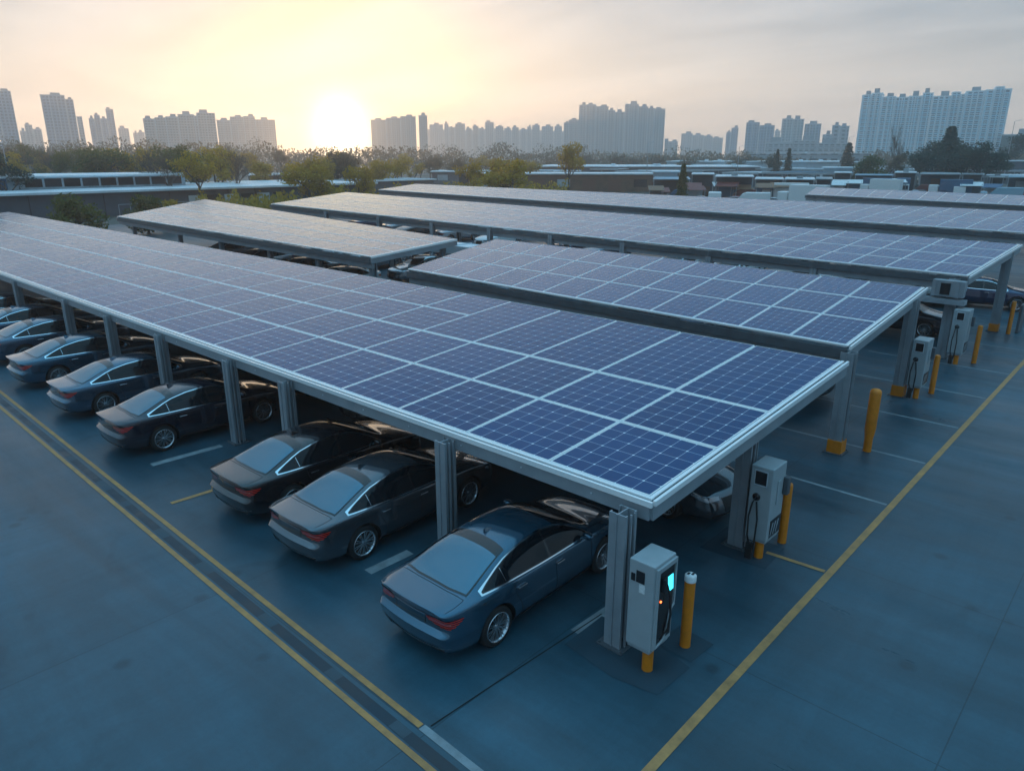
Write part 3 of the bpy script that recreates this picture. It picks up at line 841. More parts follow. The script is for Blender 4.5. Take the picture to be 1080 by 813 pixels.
def make_sedan(pm, name='parked_car', exhaust=True):
    root = empty(name, (0,0,0))
    me = BODY.copy(); me.materials[0] = pm
    body = link(bpy.data.objects.new('body', me), root)
    # shut lines and lower trim belong to the body's surface
    k = MB()
    for s in (1, -1):
        for y in (-.95, .02, 1.02):
            pl = [(y-(.10 if y < -.9 else 0), .98), (y-(.06 if y < -.9 else 0), .8), (y+(.06 if y < -.9 else .0), .55), (y+(.12 if y < -.9 else 0), .33)]
            patch(k, 'x', [(a-.005, b) for a, b in pl][::-1], [(a+.005, b) for a, b in pl][::-1], 10, 1, .002, 0, s)
        patch(k, 'x', [(-.9,.335),(1.0,.335)], [(-.9,.325),(1.0,.325)], 12, 1, .002, 0, s)
        patch(k, 'x', [(-1.72,.655),(-1.64,.66)], [(-1.72,.645),(-1.64,.65)], 2, 1, .002, 0, s)
    patch(k, 'z', [(-.70,-1.97),(-.3,-2.0),(.3,-2.0),(.70,-1.97)], [(-.70,-1.98),(-.3,-2.01),(.3,-2.01),(.70,-1.98)], 12, 1, .002)
    for s in (1, -1):
        patch(k, 'z', [(s*.70,-1.98),(s*.72,-2.2),(s*.70,-2.36)], [(s*.708,-1.98),(s*.728,-2.2),(s*.708,-2.36)], 6, 1, .002)
        patch(k, 'z', [(s*.72,1.3),(s*.68,1.8),(s*.56,2.25)], [(s*.728,1.3),(s*.688,1.8),(s*.568,2.25)], 8, 1, .002)
        patch(k, 'y', [(s*.36,.90),(s*.34,.70)], [(s*.352,.90),(s*.332,.70)], 4, 1, .003, 0, -1)
    k.build('shut_line', M['seam'], root, fix=False)
    for s in (1, -1):
        k = MB(); patch(k, 'x', [(-1.0,.30),(1.02,.30)], [(-1.0,.215),(1.02,.215)], 12, 2, .006, 0, s)
        k.build('sill_trim', M['plastic'], root, fix=False)
    k = MB()
    patch(k, 'y', [(-.74,.40),(-.4,.37),(.4,.37),(.74,.40)], [(-.66,.30),(-.4,.285),(.4,.285),(.66,.30)], 16, 3, .006, 0, -1)
    k.build('lower_trim', M['plastic'], root, fix=False)
    k = MB()
    patch(k, 'y', [(-.80,.425),(-.4,.385),(.4,.385),(.80,.425)], [(-.80,.415),(-.4,.375),(.4,.375),(.80,.415)], 18, 1, .012, 0, -1)
    for s in (1, -1):
        patch(k, 'y', [(s*.44,.335),(s*.64,.345)], [(s*.44,.305),(s*.64,.315)], 4, 1, .014, 0, -1)
    patch(k, 'y', [(-.36,.872),(.36,.872)], [(-.36,.856),(.36,.856)], 10, 1, .010, 0, -1)
    k.build('chrome_strip', M['chrome'], root, fix=False)
    # side glazing
    for s in (1, -1):
        k = MB(); t, b = between(-1.70, 1.0, -.020); patch(k, 'x', t, b, 40, 5, .005, 0, s)
        fr = k.build('window_trim', M['chrome'], root, fix=False)
        k = MB(); t, b = between(-1.66, .97, -.003); patch(k, 'x', t, b, 40, 5, .008, 0, s)
        k.build('pillar_trim', M['glass_black'], fr, fix=False)
        for ya, yb in ((-1.60,-1.18), (-1.15,-.10), (-.04,.90)):
            k = MB(); t, b = between(ya, yb, .012); patch(k, 'x', t, b, 14, 5, .011, 0, s)
            k.build('window', M['car_glass'], root, fix=False)
        k = MB(); patch(k, 'x', [(-1.168,1.20),(-1.16,1.02)], [(-1.176,1.20),(-1.168,1.02)], 6, 1, .013, 0, s); k.build('quarter_divider', M['chrome'], root, fix=False)
        # door handles
        for y in (-.86, .12):
            k = MB()
            h = BVH.ray_cast(Vector((2.5*s, y, .835)), Vector((-s,0,0)))[0]
            k.box(h.x-.012*s if s > 0 else h.x-.035, h.x+.035 if s > 0 else h.x+.012, y-.10, y+.10, .825, .848, ch=.006)
            k.build('handle', M['chrome'], root)
        # mirror
        k = MB(); bm = bmesh.new(); bmesh.ops.create_icosphere(bm, subdivisions=2, radius=1)
        bm.verts.index_update()
        vs = [(s*(.955)+v.co.x*.115, .82+v.co.y*(.06 if v.co.y < 0 else .09), 1.035+v.co.z*.072) for v in bm.verts]
        k.add(vs, [[v.index for v in f.verts] for f in bm.faces], 0, True); bm.free()
        k.beam((s*.82,.84,.985),(s*.92,.83,1.0),.05,.03); k.build('mirror', pm, root)
        # tail lamps (wrap round) and head lamps
        k = MB()
        patch(k, 'y', [(s*.36,.862),(s*.6,.875),(s*.805,.885)], [(s*.40,.80),(s*.6,.745),(s*.805,.735)], 12, 4, .008, 0, -1)
        patch(k, 'x', [(-2.39,.885),(-2.26,.89),(-2.12,.872)], [(-2.39,.735),(-2.28,.76),(-2.12,.85)], 8, 4, .008, 0, s)
        tl = k.build('tail_light', M['tail'], root, fix=False)
        k = MB(); patch(k, 'y', [(s*.42,.828),(s*.80,.822)], [(s*.42,.820),(s*.80,.812)], 10, 1, .011, 0, -1); k.build('lamp_bar', M['chrome'], tl, fix=False)
        k = MB()
        patch(k, 'y', [(s*.40,.70),(s*.66,.73)], [(s*.42,.63),(s*.68,.63)], 10, 4, .008, 0, 1)
        patch(k, 'x', [(2.02,.755),(2.2,.735),(2.36,.70)], [(2.02,.73),(2.2,.66),(2.36,.62)], 8, 4, .008, 0, s)
        k.build('headlight', M['headlamp'], root, fix=False)
    k = MB(); patch(k, 'y', [(-.36,.66),(.36,.66)], [(-.30,.36),(.30,.36)], 12, 6, .008, 0, 1); k.build('grille', M['plastic'], root, fix=False)
    k = MB(); patch(k, 'y', [(-.62,.32),(.62,.32)], [(-.58,.25),(.58,.25)], 14, 2, .008, 0, 1); k.build('lower_intake', M['plastic'], root, fix=False)
    # rear and front screens
    k = MB(); patch(k, 'z', [(-.535,-.90),(-.25,-.87),(.25,-.87),(.535,-.90)], [(-.685,-1.90),(-.35,-1.965),(.35,-1.965),(.685,-1.90)], 20, 12, .004); sb = k.build('screen_surround', M['glass_black'], root, fix=False)
    k = MB(); patch(k, 'z', [(-.545,-1.10),(-.25,-1.085),(.25,-1.085),(.545,-1.10)], [(-.655,-1.875),(-.35,-1.93),(.35,-1.93),(.655,-1.875)], 20, 12, .008); k.build('rear_window', M['rear_glass'], root, fix=False)
    k = MB(); patch(k, 'z', [(-.55,.30),(-.25,.26),(.25,.26),(.55,.30)], [(-.70,1.16),(-.35,1.24),(.35,1.24),(.70,1.16)], 20, 12, .005); k.build('windscreen', M['car_glass'], root, fix=False)
    # shark fin
    k = MB(); zf = 1.437
    k.add([(-.03,-.80,zf),(.03,-.80,zf),(.02,-.62,zf+.008),(-.02,-.62,zf+.008),(0,-.80,zf+.075),(0,-.74,zf+.062)], [(0,1,2,3),(0,4,1),(0,3,5,4),(1,4,5,2),(2,5,3)], 0)
    k.build('roof_antenna', pm, root)
    # wheels
    for y in (-1.42, 1.45):
        for s in (1, -1):
            rot = random.uniform(0, 1)
            w = MB(); xo = .665
            w.lathe([(0,0),(.24,0),(.24,.06),(0,.06)], 24, 'x', (-.02,0,0))
            wh = w.build('wheel', M['hub_dark'], root); wh.location = (s*(xo+.09), y, .345)
            wh.rotation_euler = (0, 0, 0 if s > 0 else math.pi)
            t = MB(); t.lathe([(.235,-.11),(.30,-.118),(.335,-.10),(.345,-.06),(.345,.06),(.335,.10),(.30,.118),(.235,.11),(.235,-.11)], 40, 'x', (.03,0,0)); t.build('tyre', M['tyre'], wh)
            r = MB(); r.lathe([(.225,-.10),(.225,.10),(.243,.122),(.252,.126),(.252,.112)], 40, 'x', (.03,0,0))
            r.lathe([(0,.085),(.028,.085),(.045,.07),(.045,.03)], 16, 'x', (.03,0,0))
            for q in range(10):
                for dd in (-.075, .075):
                    a0 = 2*math.pi*q/10 + rot + dd*.9; a1 = 2*math.pi*q/10 + rot + dd*1.6
                    p0 = (.105, .038*math.cos(a0), .038*math.sin(a0)); p1 = (.142, .238*math.cos(a1), .238*math.sin(a1))
                    r.beam(p0, p1, .013, .02, up=(1,0,0))
            r.build('rim', M['alloy'], wh)
    return root

def join_lod(root, name):
    """one light mesh from a sedan, for cars too small to show their parts"""
    verts = []; faces = []; mi = []; mats = []; sm = []
    bpy.context.view_layer.update()
    st = [root]
    while st:
        o = st.pop(); st += list(o.children)
        if o.type != 'MESH': continue
        b = len(verts); mw = o.matrix_world
        verts += [tuple(mw @ v.co) for v in o.data.vertices]
        idx = []
        for m in o.data.materials:
            if m not in mats: mats.append(m)
            idx.append(mats.index(m))
        for p in o.data.polygons:
            faces.append(tuple(b+i for i in p.vertices)); mi.append(idx[p.material_index]); sm.append(p.use_smooth)
    me = bpy.data.meshes.new(name); me.from_pydata(verts, [], faces)
    for m in mats: me.materials.append(m)
    me.polygons.foreach_set('material_index', mi); me.polygons.foreach_set('use_smooth', sm); me.update()
    return me

GRP = 'cars parked under the solar carports'
protos = {}
def sedan(color, loc, rz, label):
    if color not in protos:
        r = make_sedan(PAINT[color]); protos[color] = r
        # a pristine joined mesh for far copies is made later from this root at origin
        protos[color+'_lod'] = join_lod(r, 'car_lod')
    else:
        r = copy_tree(protos[color])
    r.location = loc; r.rotation_euler = (0, 0, rz)
    tag(r, label, 'car', GRP)
    return r
sedan('blue_grey', (-7.66, 8.42, 0), R_(.5), 'blue grey sedan parked rear out next to the lit charger')
sedan('steel_grey', (-11.36, 8.55, 0), R_(1.5), 'grey sedan with rear fin parked second from the carport end')
sedan('black', (-13.95, 8.62, 0), R_(1), 'black sedan with raised rear lip parked beside the grey sedan')
sedan('navy', (-19.62, 8.25, 0), R_(1), 'navy sedan showing its rear alloy wheel beyond the empty bay')
sedan('blue', (-23.72, 8.25, 0), R_(1), 'mid blue sedan parked just left of the navy sedan')
sedan('blue_grey', (-27.95, 8.25, 0), R_(1), 'blue grey sedan between two posts, third car from the left edge')
sedan('blue', (-32.0, 8.35, 0), R_(1), 'blue sedan seen mostly by its boot, second from the left edge')
sedan('blue', (-35.3, 8.5, 0), R_(0), 'blue sedan cut by the left edge of the photo')
sedan('navy', (-39.0, 8.5, 0), R_(0), 'dark sedan deep under the carport at the left edge')
sedan('steel_grey', (-8.42, 13.55, 0), R_(-96), 'grey blue sedan showing only its headlight between the two nearest end posts')
back = [('black',-12.3,13.9,180,'dark sedan facing the camera behind the grey sedan'),
        ('navy',-16.6,13.7,180,'dark sedan facing out behind the empty bay'),
        ('black',-20.0,13.9,180,'black sedan nose to nose with the navy sedan'),
        ('steel_grey',-24.2,13.9,180,'grey sedan nose to nose with the mid blue sedan'),
        ('navy',-28.4,13.9,180,'dark sedan in the back row behind the fourth visible post'),
        ('steel_grey',-33.4,13.8,180,'grey sedan in the back row near the left edge'),
        ('black',-39.5,13.8,180,'black sedan in the back row at the far left')]
for c_, x, y, rz, lb in back: sedan(c_, (x, y, 0), R_(rz), lb)
sedan('black', (-9.9, 22.9, 0), R_(-90), 'black car lying in deep shade under the second carport end')
sedan('dark_blue', (-7.3, 43.9, 0), R_(-78), 'dark blue sedan beyond the third carport post at the right edge')
sedan('navy', (-9.0, 35.0, 0), R_(-90), 'dark sedan under the end of the third carport behind the pale charger')

def far_car(color, loc, rz, label, group, s=1.0):
    if color+'_lod' not in protos:
        r = make_sedan(PAINT[color]); me = join_lod(r, 'car_lod'); protos[color+'_lod'] = me
        st = [r]; al = []
        while st:
            o = st.pop(); al.append(o); st += list(o.children)
        for o in al: bpy.data.objects.remove(o)
    o = link(bpy.data.objects.new('parked_car', protos[color+'_lod']))
    o.location = loc; o.rotation_euler = (0,0,rz); o.scale = (s,s,s)
    return tag(o, label, 'car', group)
CN = {'white':'white','silver':'silver','black':'black','navy':'navy','red':'red','dark_blue':'dark blue','steel_grey':'grey','blue':'blue'}
# rows beneath carports two to five
far_car('silver', (-24.1,42.6,0), R_(170), 'pale silver sedan glimpsed in the gap above the second carport', 'cars glimpsed between carports')
far_car('white', (-20.4,42.6,0), R_(180), 'white sedan glimpsed in the gap above the second carport', 'cars glimpsed between carports')
rows = [((-15,-60), 29.2, 'behind the second carport'), ((-9,-60), 35.2, 'under the third carport'), ((-9,-66), 43.8, 'between the third and fourth carports'),
        ((-8,-66), 51.0, 'under the fourth carport'), ((-6,-60), 62.5, 'between the fourth and fifth carports'), ((-6,-34), 73.5, 'under the fifth carport')]
for (xa, xb), y, where in rows:
    x = xa
    while x > xb:
        if random.random() < .62 and not (y > 40 and y < 45 and -27 < x < -18):
            c_ = random.choice(['black','navy','steel_grey','silver','white','black','blue','dark_blue'])
            yy = y + random.uniform(-.3,.3) + (abs(x)-6)*(.035 if y < 40 else .06)
            far_car(c_, (x, yy, 0), R_(random.choice([0,180])+random.uniform(-2,2)), f'{CN[c_]} car parked {where}', f'{CN[c_]} cars {where}')
        x -= 2.9
for i, (x, y) in enumerate([(-35,23.5),(-40,24.2),(-46,24.6),(-52,25.5)]):
    c_ = ['white','black','silver','navy'][i]
    far_car(c_, (x,y,0), R_(180+i*2), f'{CN[c_]} car in the shade of the sunlit short carport', 'cars under the short carport')

# ------------------------------------------------------------------ camera-bearing placement helper for the far city
CAMH = 7.4
CX = [(.73532885,.67771047,0), (.20411715,-.22147101,-.9535653), (-.64624119,.70118407,-.30118635)]
FPX = 764.6
def ray(px, py):
    x = px-540; y = py-406.5
    return Vector([CX[0][i]*x + CX[1][i]*y + CX[2][i]*FPX for i in range(3)])
def at(px, D, z=0.0):
    """ground point at distance D on the bearing of picture column px near the horizon"""
    d = ray(px, 165); h = math.hypot(d.x, d.y)
    return Vector((d.x/h*D, d.y/h*D, z))
def height(px, py, D):
    d = ray(px, py); h = math.hypot(d.x, d.y)
    return CAMH + d.z/h*D

# ------------------------------------------------------------------ city
def facade_mat(name, col, win, fw, fh, mort=.25):
    m = bpy.data.materials.new(name); m.use_nodes = True
    nt = m.node_tree; N = nt.nodes; L = nt.links; b = N['Principled BSDF']
    tc = N.new('ShaderNodeTexCoord')
    sp = N.new('ShaderNodeSeparateXYZ'); L.new(tc.outputs['Object'], sp.inputs[0])
    ad = N.new('ShaderNodeMath'); ad.operation = 'ADD'; L.new(sp.outputs[0], ad.inputs[0]); L.new(sp.outputs[1], ad.inputs[1])
    cb = N.new('ShaderNodeCombineXYZ'); L.new(ad.outputs[0], cb.inputs[0]); L.new(sp.outputs[2], cb.inputs[1])
    br = N.new('ShaderNodeTexBrick'); br.offset = 0; br.inputs['Scale'].default_value = 1
    br.inputs['Brick Width'].default_value = fw; br.inputs['Row Height'].default_value = fh; br.inputs['Mortar Size'].default_value = mort*fh
    br.inputs['Mortar Smooth'].default_value = .1; br.inputs['Bias'].default_value = 0
    br.inputs['Color1'].default_value = (*win,1); br.inputs['Color2'].default_value = (win[0]*1.8,win[1]*1.8,win[2]*1.8,1); br.inputs['Mortar'].default_value = (*col,1)
    L.new(cb.outputs[0], br.inputs['Vector']); L.new(br.outputs['Color'], b.inputs['Base Color'])
    mr = N.new('ShaderNodeMapRange'); mr.inputs['To Min'].default_value = .15; mr.inputs['To Max'].default_value = .8
    L.new(br.outputs['Fac'], mr.inputs['Value']); L.new(mr.outputs[0], b.inputs['Roughness'])
    return m
FM = {
 'blue': facade_mat('blue_grey_facade', (.24,.32,.42), (.05,.08,.12), 3.4, 3.1, .22),
 'pale': facade_mat('pale_facade', (.42,.42,.42), (.08,.10,.13), 3.6, 3.0, .24),
 'warm': facade_mat('warm_facade', (.40,.35,.32), (.09,.08,.08), 3.2, 3.0, .24),
 'teal': facade_mat('teal_balcony_facade', (.60,.84,.95), (.09,.15,.20), 3.3, 2.9, .16),
 'low': facade_mat('low_block_facade', (.36,.40,.44), (.05,.07,.09), 4.5, 3.6, .25),
}
CONC = mat('roof_concrete', (.25,.27,.29), .8, var=.1, scale=.2)
RIB = mat('facade_rib', (.46,.50,.53), .7)
RIBT = mat('facade_rib_pale', (.78,.86,.90), .7)

def tower(label, segs, D, depth, style, ribs=True, name='apartment_tower', cat='tower', group='towers on the skyline', rib_step=None, bands=False, curve=0.0, yaw=0.0):
    """segs: (px0, px1, top_py). each segment is one wing of the same building"""
    pmid = (segs[0][0]+segs[-1][1])/2
    base = at(pmid, D)
    d = ray(pmid, 165); ang = math.atan2(d.y, d.x) - math.pi/2
    root = empty(name, base, ang + R_(yaw), label, cat, group)
    sc_ = D*math.cos(math.atan2(math.hypot(0, 0), 1))/FPX
    d2 = math.hypot(FPX*.9536, 0)
    # metres per pixel at distance D and this bearing
    e = (at(pmid+1, D)-at(pmid-1, D)).length/2
    for j, (a, b_, ty) in enumerate(segs):
        x0 = (a-pmid)*e; x1 = (b_-pmid)*e; h = height((a+b_)/2, ty, D)
        off = (j % 2)*depth*.10 + curve*((a+b_)/2-pmid)**2
        k = MB(); k.box(x0, x1-.15, off, off+depth, 0, h)
        w = k.build('wall', FM[style], root)
        k = MB()
        if ribs:
            st = rib_step or 7.0
            n = max(1, int((x1-x0)/st))
            for i in range(n+1):
                x = x0 + .3 + (x1-x0-.8)*i/n
                k.box(x-.35, x+.35, off-.9, off, 0, h+.3)
        if bands:
            z = 4
            while z < h-1:
                k.box(x0, x1-.15, off-.6, off-.02, z, z+.55); z += 2.9
        k.box(x0-.2, x1+.05, off-.3, off+depth+.3, h, h+.9)
        k.build('facade_frame', RIBT if style == 'teal' else RIB, root)
        if (x1-x0) > 6:
            k = MB(); xm = lerp(x0, x1, random.uniform(.35,.65)); ww = min(4.5, (x1-x0)*.22)
            k.box(xm-ww, xm+ww, off+depth*.3, off+depth*.7, h+.9, h+.9+random.uniform(2.2,4)); k.build('roof_plant_room', CONC, root)
    return root

tower('tallest blue grey tower pair cut by the left edge', [(-34,8,91.5),(8,25,97)], 950, 26, 'blue')
tower('small pale block at the foot of the left edge tower', [(26,32,139),(32,40,132.5),(40,49,137)], 1250, 22, 'pale', rib_step=9)
tower('broad blue grey slab tower second from the left', [(54,79,101.5),(79,87.5,106)], 950, 26, 'blue')
tower('thin pale tower just right of the broad slab tower', [(87.8,93.5,124)], 1100, 18, 'pale')
tower('stepped tower cluster with its tallest fin on the right', [(100,106,126),(106,112,122),(112,119,126),(119,127,116)], 1150, 24, 'blue')
tower('squat pale block right of the stepped tower cluster', [(129,140,136)], 1400, 20, 'pale')
tower('low stepped block between the squat block and the long warm block', [(144,149,141),(149,156,140)], 1450, 20, 'pale')
tower('long warm grey apartment block left of the sun', [(157,169,126),(169,180,125),(180,193,124),(193,210,121.5),(210,213,123),(213,232.5,120)], 1000, 24, 'warm', bands=True)
tower('hazy apartment block next to the long warm block', [(233,247,127.5),(247,261,124),(261,273,123.5),(273,294,127)], 1150, 24, 'warm', bands=True)
tower('hazy golden block just right of the sun', [(393,409,127),(409,424,125),(424,440,123.5)], 1200, 26, 'warm')
tower('slim tower standing out right of the golden block', [(443,452,122.5)], 1150, 18, 'warm')
tw = [(454,468,132,'wide low tower first in the distant row'),(469.5,474,131,'needle thin tower second in the distant row'),(475,480,135,'short tower in the distant row beside the needle tower'),(481,491,131,'flat topped tower third in the distant row'),
      (492,498,136,'stubby tower left of the paired distant towers'),(499,505,133.5,'narrow tower left of the dark distant tower'),(506,511,136,'small tower touching the dark distant tower'),(512,521,129.5,'dark tower that rises above the distant row'),
      (523,531,134,'pale tower right of the dark distant tower'),(532,539,136,'second pale tower right of the dark distant tower'),(540,547,135,'tower in the middle of the right half of the distant row'),(549,555,137,'shortest tower in the right half of the distant row'),(556,560,134.5,'slim tower before the twin distant towers'),
      (561,569,132.5,'first of the twin towers near the end of the distant row'),(571,583,134,'second of the twin towers near the end of the distant row'),(584.5,592,134,'last tower of the distant row below the big pair')]
far2 = [(452,470,137),(470,489,135.5),(489,512,138),(512,530,136.5),(530,548,138),(548,566,137),(566,594,138)]
for q_, (a, b_, t) in enumerate(far2):
    tower('pale hazy block filling in behind the distant tower row', [(a, lerp(a,b_,.5), t), (lerp(a,b_,.5), b_, t+random.uniform(-1.5,1.5))], 1800, 20, 'warm', group='hazy blocks behind the distant tower row')
for a, b_, t, lb in tw:
    tower(lb, [(a,b_,t)], 1500, 20, random.choice(['warm','pale']), group='distant row of towers')
tower('stepped pale tower leaning on the big pair from the left', [(594,599,130),(599,610,127)], 1150, 24, 'pale')
tower('left tower of the big pale pair with three stepped fins', [(609.5,617,111.5),(617,627,111),(627,640,113),(640,647,117),(647,657,119)], 1050, 24, 'pale', rib_step=5)
tower('right tower of the big pale pair', [(657,671,110.5),(671,681,113),(681,688,115),(688,699,115.5)], 1050, 24, 'pale', rib_step=5)
tower('small dark block at the foot of the right big tower', [(700,704,147),(704,714,150)], 1200, 20, 'pale')
tower('low pale apartment row between the big pair and the thin twin', [(717,729,141.5),(729,741,143),(741,750,144),(750,761,146)], 1400, 20, 'pale')
tower('thin twin tower with the right half taller', [(764,769,140),(769,776.5,135.5)], 1200, 18, 'blue')
tower('blue grey double block left of the tall pale tower', [(784,798,130),(798,814,133)], 950, 24, 'blue')
tower('faint pale tower in the gap beside the double block', [(814.5,820.5,138.5)], 1300, 18, 'pale')
tower('tall pale tower in the middle right skyline', [(821,832,126),(832,844,126.5)], 950, 24, 'pale', rib_step=5)
tower('grey tower right of the tall pale tower', [(845,862.5,131.5)], 980, 24, 'blue', rib_step=5)
tower('terraced building with two rooftop blocks left of the great slab', [(865,874,143),(874,882,133),(882,892,134)], 800, 24, 'low')
tower('low wide block below the tall pale tower', [(806,834,151),(834,860,149),(860,893,152)], 700, 20, 'low', ribs=False, bands=True)
tower('great blue slab of balconies dominating the right skyline', [(898,908,101.5),(908,920,99.5),(920,935,103.5),(935,949,104),(949,963,103),(963,974,99.5),(974,993,103),(993,1002,98.5),(1002,1007,101),(1007,1026,97.5),(1026,1035,96.5),(1035,1044,93),(1044,1051,95.5)], 640, 22, 'teal', rib_step=3.4, bands=True)
M['net'] = mat('green_netting', (.03,.10,.11), .9, var=.3, scale=.2)
tg = tower('dark teal netted building at the right edge', [(1052,1110,143)], 620, 20, 'low', ribs=False)
for ch in tg.children:
    if ch.name.startswith('wall'): ch.data.materials[0] = M['net']

# ------------------------------------------------------------------ middle-ground buildings
# long low building at left with a second storey set back
r = empty('low_building', (-112, 44, 0), 0, 'long low building with white roof edge and dark cladding at the left', 'building')
k = MB(); k.box(-4, 8.4, -32, 30, 0, 2.9); k.build('wall', M['wall_dark'], r)
k = MB(); k.box(-14, 9.4, -33, 34, 2.95, 3.25, ch=.03); k.build('roof', M['roof_white'], r)
k = MB(); k.box(-13.5, -1, -33, 6, 3.27, 4.7); k.build('upper_wall', mat('upper_glazing', (.42,.52,.58), .3, var=.3, scale=.8), r)
k = MB(); k.box(-14.5, .4, -34, 8, 4.72, 4.98, ch=.03); k.build('upper_roof', M['roof_white'], r)
k = MB(); k.box(-1,-.9,-33,-17,3.3,4.65); k.build('blue_panel', M['shut_a'], r)
for i in range(9):
    k = MB(); y = -15+i*2.3; k.box(-.99,-.9, y, y+2.0, 3.5, 4.55); k.build('window', random.choice([M['dark_win'], M['car_glass']]), r)
for i in range(14):
    k = MB(); y = -30+i*4.2; k.box(8.41,8.47, y, y+.08, 0, 2.9); k.build('cladding_joint', M['seam'], r)
for i in range(6):
    k = MB(); y = 2+i*2.6; k.box(8.42,8.5, y, y+1.9, .5, 2.2); k.build('window', M['dark_win'] if i % 2 else M['roof_white'], r)
k = MB()
for i in range(17): k.tube([(9.8+.6, -8+i*1.4, 0), (9.8+.6, -8+i*1.4, 1.5)], .04, 6)
k.tube([(10.4,-8,1.5),(10.4,14.4,1.5)], .04, 6)
f = k.build('railing', M['steel']); f.location = (-112,44,0); tag(f, 'thin rail fence in front of the low dark building', 'fence')
r = flat_shed('small pale shed right of the low dark building', -118, -108, 80, 96, 3.3, walls=True, posts=False)

M['wall_brown'] = mat('brown_wall', (.15,.085,.055), .85, var=.45, scale=.7)
M['wall_pale'] = mat('pale_wall', (.42,.47,.50), .7, var=.15, scale=.5)
def wall_block(label, px0, px1, D, h, wm, depth=12, rm=None, name='low_building', open_=False):
    pm = (px0+px1)/2; b = at(pm, D); d = ray(pm, 165); ang = math.atan2(d.y, d.x)-math.pi/2
    e = (at(pm+1, D)-at(pm-1, D)).length/2; X = (px1-px0)/2*e
    r = empty(name, b, ang, label, 'building', 'low buildings beyond the carports')
    k = MB(); k.box(-X, X, 0, depth, 0, h); k.build('wall', wm, r)
    k = MB(); k.box(-X-.4, X+.4, -.6, depth+.5, h, h+.28, ch=.03)
    for i in range(int(X/3)):
        x = random.uniform(-X*.9, X*.9)
        if random.random() < .3: k.box(x, x+1.4, depth*.3, depth*.3+1.2, h+.28, h+.9)
    k.build('roof', rm or M['roof_white'], r)
    n = max(2, int(2*X/5))
    for i in range(n):
        x = -X + (i+.5)*2*X/n
        k = MB(); k.box(x-1.4, x+1.4, -.06, .01, .1 if i % 3 else 1.0, min(h-.7, 2.6)); k.build('shutter_door' if i % 3 else 'window', random.choice([M['dark_win'], M['shut_b'], M['wall_pale'], M['dark_win'], M['shut_a']]), r)
    return r
wall_block('brown walled shed with a pale shutter behind the fourth carport', 500, 690, 165, 3.6, M['wall_brown'])
wall_block('pale cube building right of the brown walled shed', 690, 716, 150, 4.4, M['wall_pale'], 8)
wall_block('long white roofed hall in the middle distance', 560, 800, 230, 4.3, M['wall_grey'], 45)
wall_block('white roofed hall behind the small conifer', 700, 905, 290, 5.4, M['wall_pale'], 50)
wall_block('wide colonnaded hall left of the great slab', 790, 915, 380, 8.5, FM['low'], 30)
wall_block('low pale roof near the sun glare', 262, 340, 190, 3.0, M['wall_brown'], 16)
wall_block('small pale hall right of the sun glare', 455, 545, 210, 3.2, M['wall_grey'], 20)
wall_block('dark hall with pale roof at the right edge', 1040, 1100, 260, 6.0, M['wall_dark'], 20)
wall_block('pale ribbed hall behind the open sheds', 870, 910, 200, 4.6, M['wall_pale'], 10)

# open market sheds with goods and cars beneath, right background
shed_specs = []
_r = random.Random(21)
for yy, dp, xa, xb in ((95,9,-92,6),(108,10,-118,8),(123,12,-130,10),(141,12,-140,10),(160,14,-150,14),(183,16,-160,16),(212,20,-150,18),(250,24,-150,20)):
    x = xb
    while x > xa:
        l = _r.uniform(9, 26); 
        shed_specs.append((x-l, x, yy+_r.uniform(-2,2), yy+dp+_r.uniform(-2,3), _r.uniform(2.7,4.1)+max(0,yy-150)*.006))
        x -= l + _r.choice([.6,1.5,5,9])
SHN = ['first','second','third','fourth','fifth','sixth','seventh','eighth','ninth','tenth','eleventh','twelfth']
shed_specs = [q for q in shed_specs if math.hypot((q[0]+q[1])/2, q[2]) > 185]
for i, (x0,x1,y0,y1,h) in enumerate(shed_specs):
    pm_ = random.random()
    rm_ = M['roof_white'] if pm_ < .55 else random.choice([M['roof_blue'], M['roof_grey'], M['roof_white']])
    flat_shed('long open market shed with a pale flat roof beyond the carports' if rm_ is M['roof_white'] else 'open market shed with a duller blue grey roof beyond the carports', x0, x1, y0, y1, h, R_(random.uniform(-2,2)), walls=(random.random() < .35 and i > 5), roofm=rm_, kindname='open_shed', group='open market sheds beyond the carports')
    x = x0+1.5
    while x < x1-1.5:
        if random.random() < .8:
            c_ = random.choice(['black','navy','silver','white','red','dark_blue','white','steel_grey','blue'])
            if i < 14:
                far_car(c_, (x, y0-random.uniform(.5,3.2), 0), R_(random.choice([0,180,90,0])+random.uniform(-4,4)), f'small {CN[c_]} car parked by the open market sheds', f'{CN[c_]} cars by the market sheds')
        x += random.uniform(3.2, 5.2)
# stalls / crates / vans
def van(loc, rz, col, label):
    r = empty('parked_van', loc, rz, label, 'van', 'vans by the market sheds')
    k = MB(); k.box(-.95,.95,-2.4,1.2,.35,2.15,ch=.09); k.add([(-.93,1.15,.4),(.93,1.15,.4),(.93,2.4,.4),(-.93,2.4,.4),(-.93,1.15,2.1),(.93,1.15,2.1),(.9,1.65,1.95),(-.9,1.65,1.95),(.93,2.4,1.1),(-.93,2.4,1.1)],
        [(0,1,2,3),(4,7,6,5),(7,9,8,6),(9,3,2,8),(0,3,9,7,4),(1,5,6,8,2)]); k.build('body', col, r)
    k = MB(); k.add([(-.8,1.72,1.9),(.8,1.72,1.9),(.84,2.3,1.2),(-.84,2.3,1.2)],[(3,2,1,0)]); o = k.build('windscreen', M['dark_win'], r); o.location.z = .02; o.location.y = .03
    for y in (-1.5, 1.6):
        for s in (1,-1):
            k = MB(); k.lathe([(0,-.1),(.33,-.1),(.35,0),(.33,.1),(0,.1)], 18, 'x', (s*.88, y, .35)); k.build('wheel', M['tyre'], r)
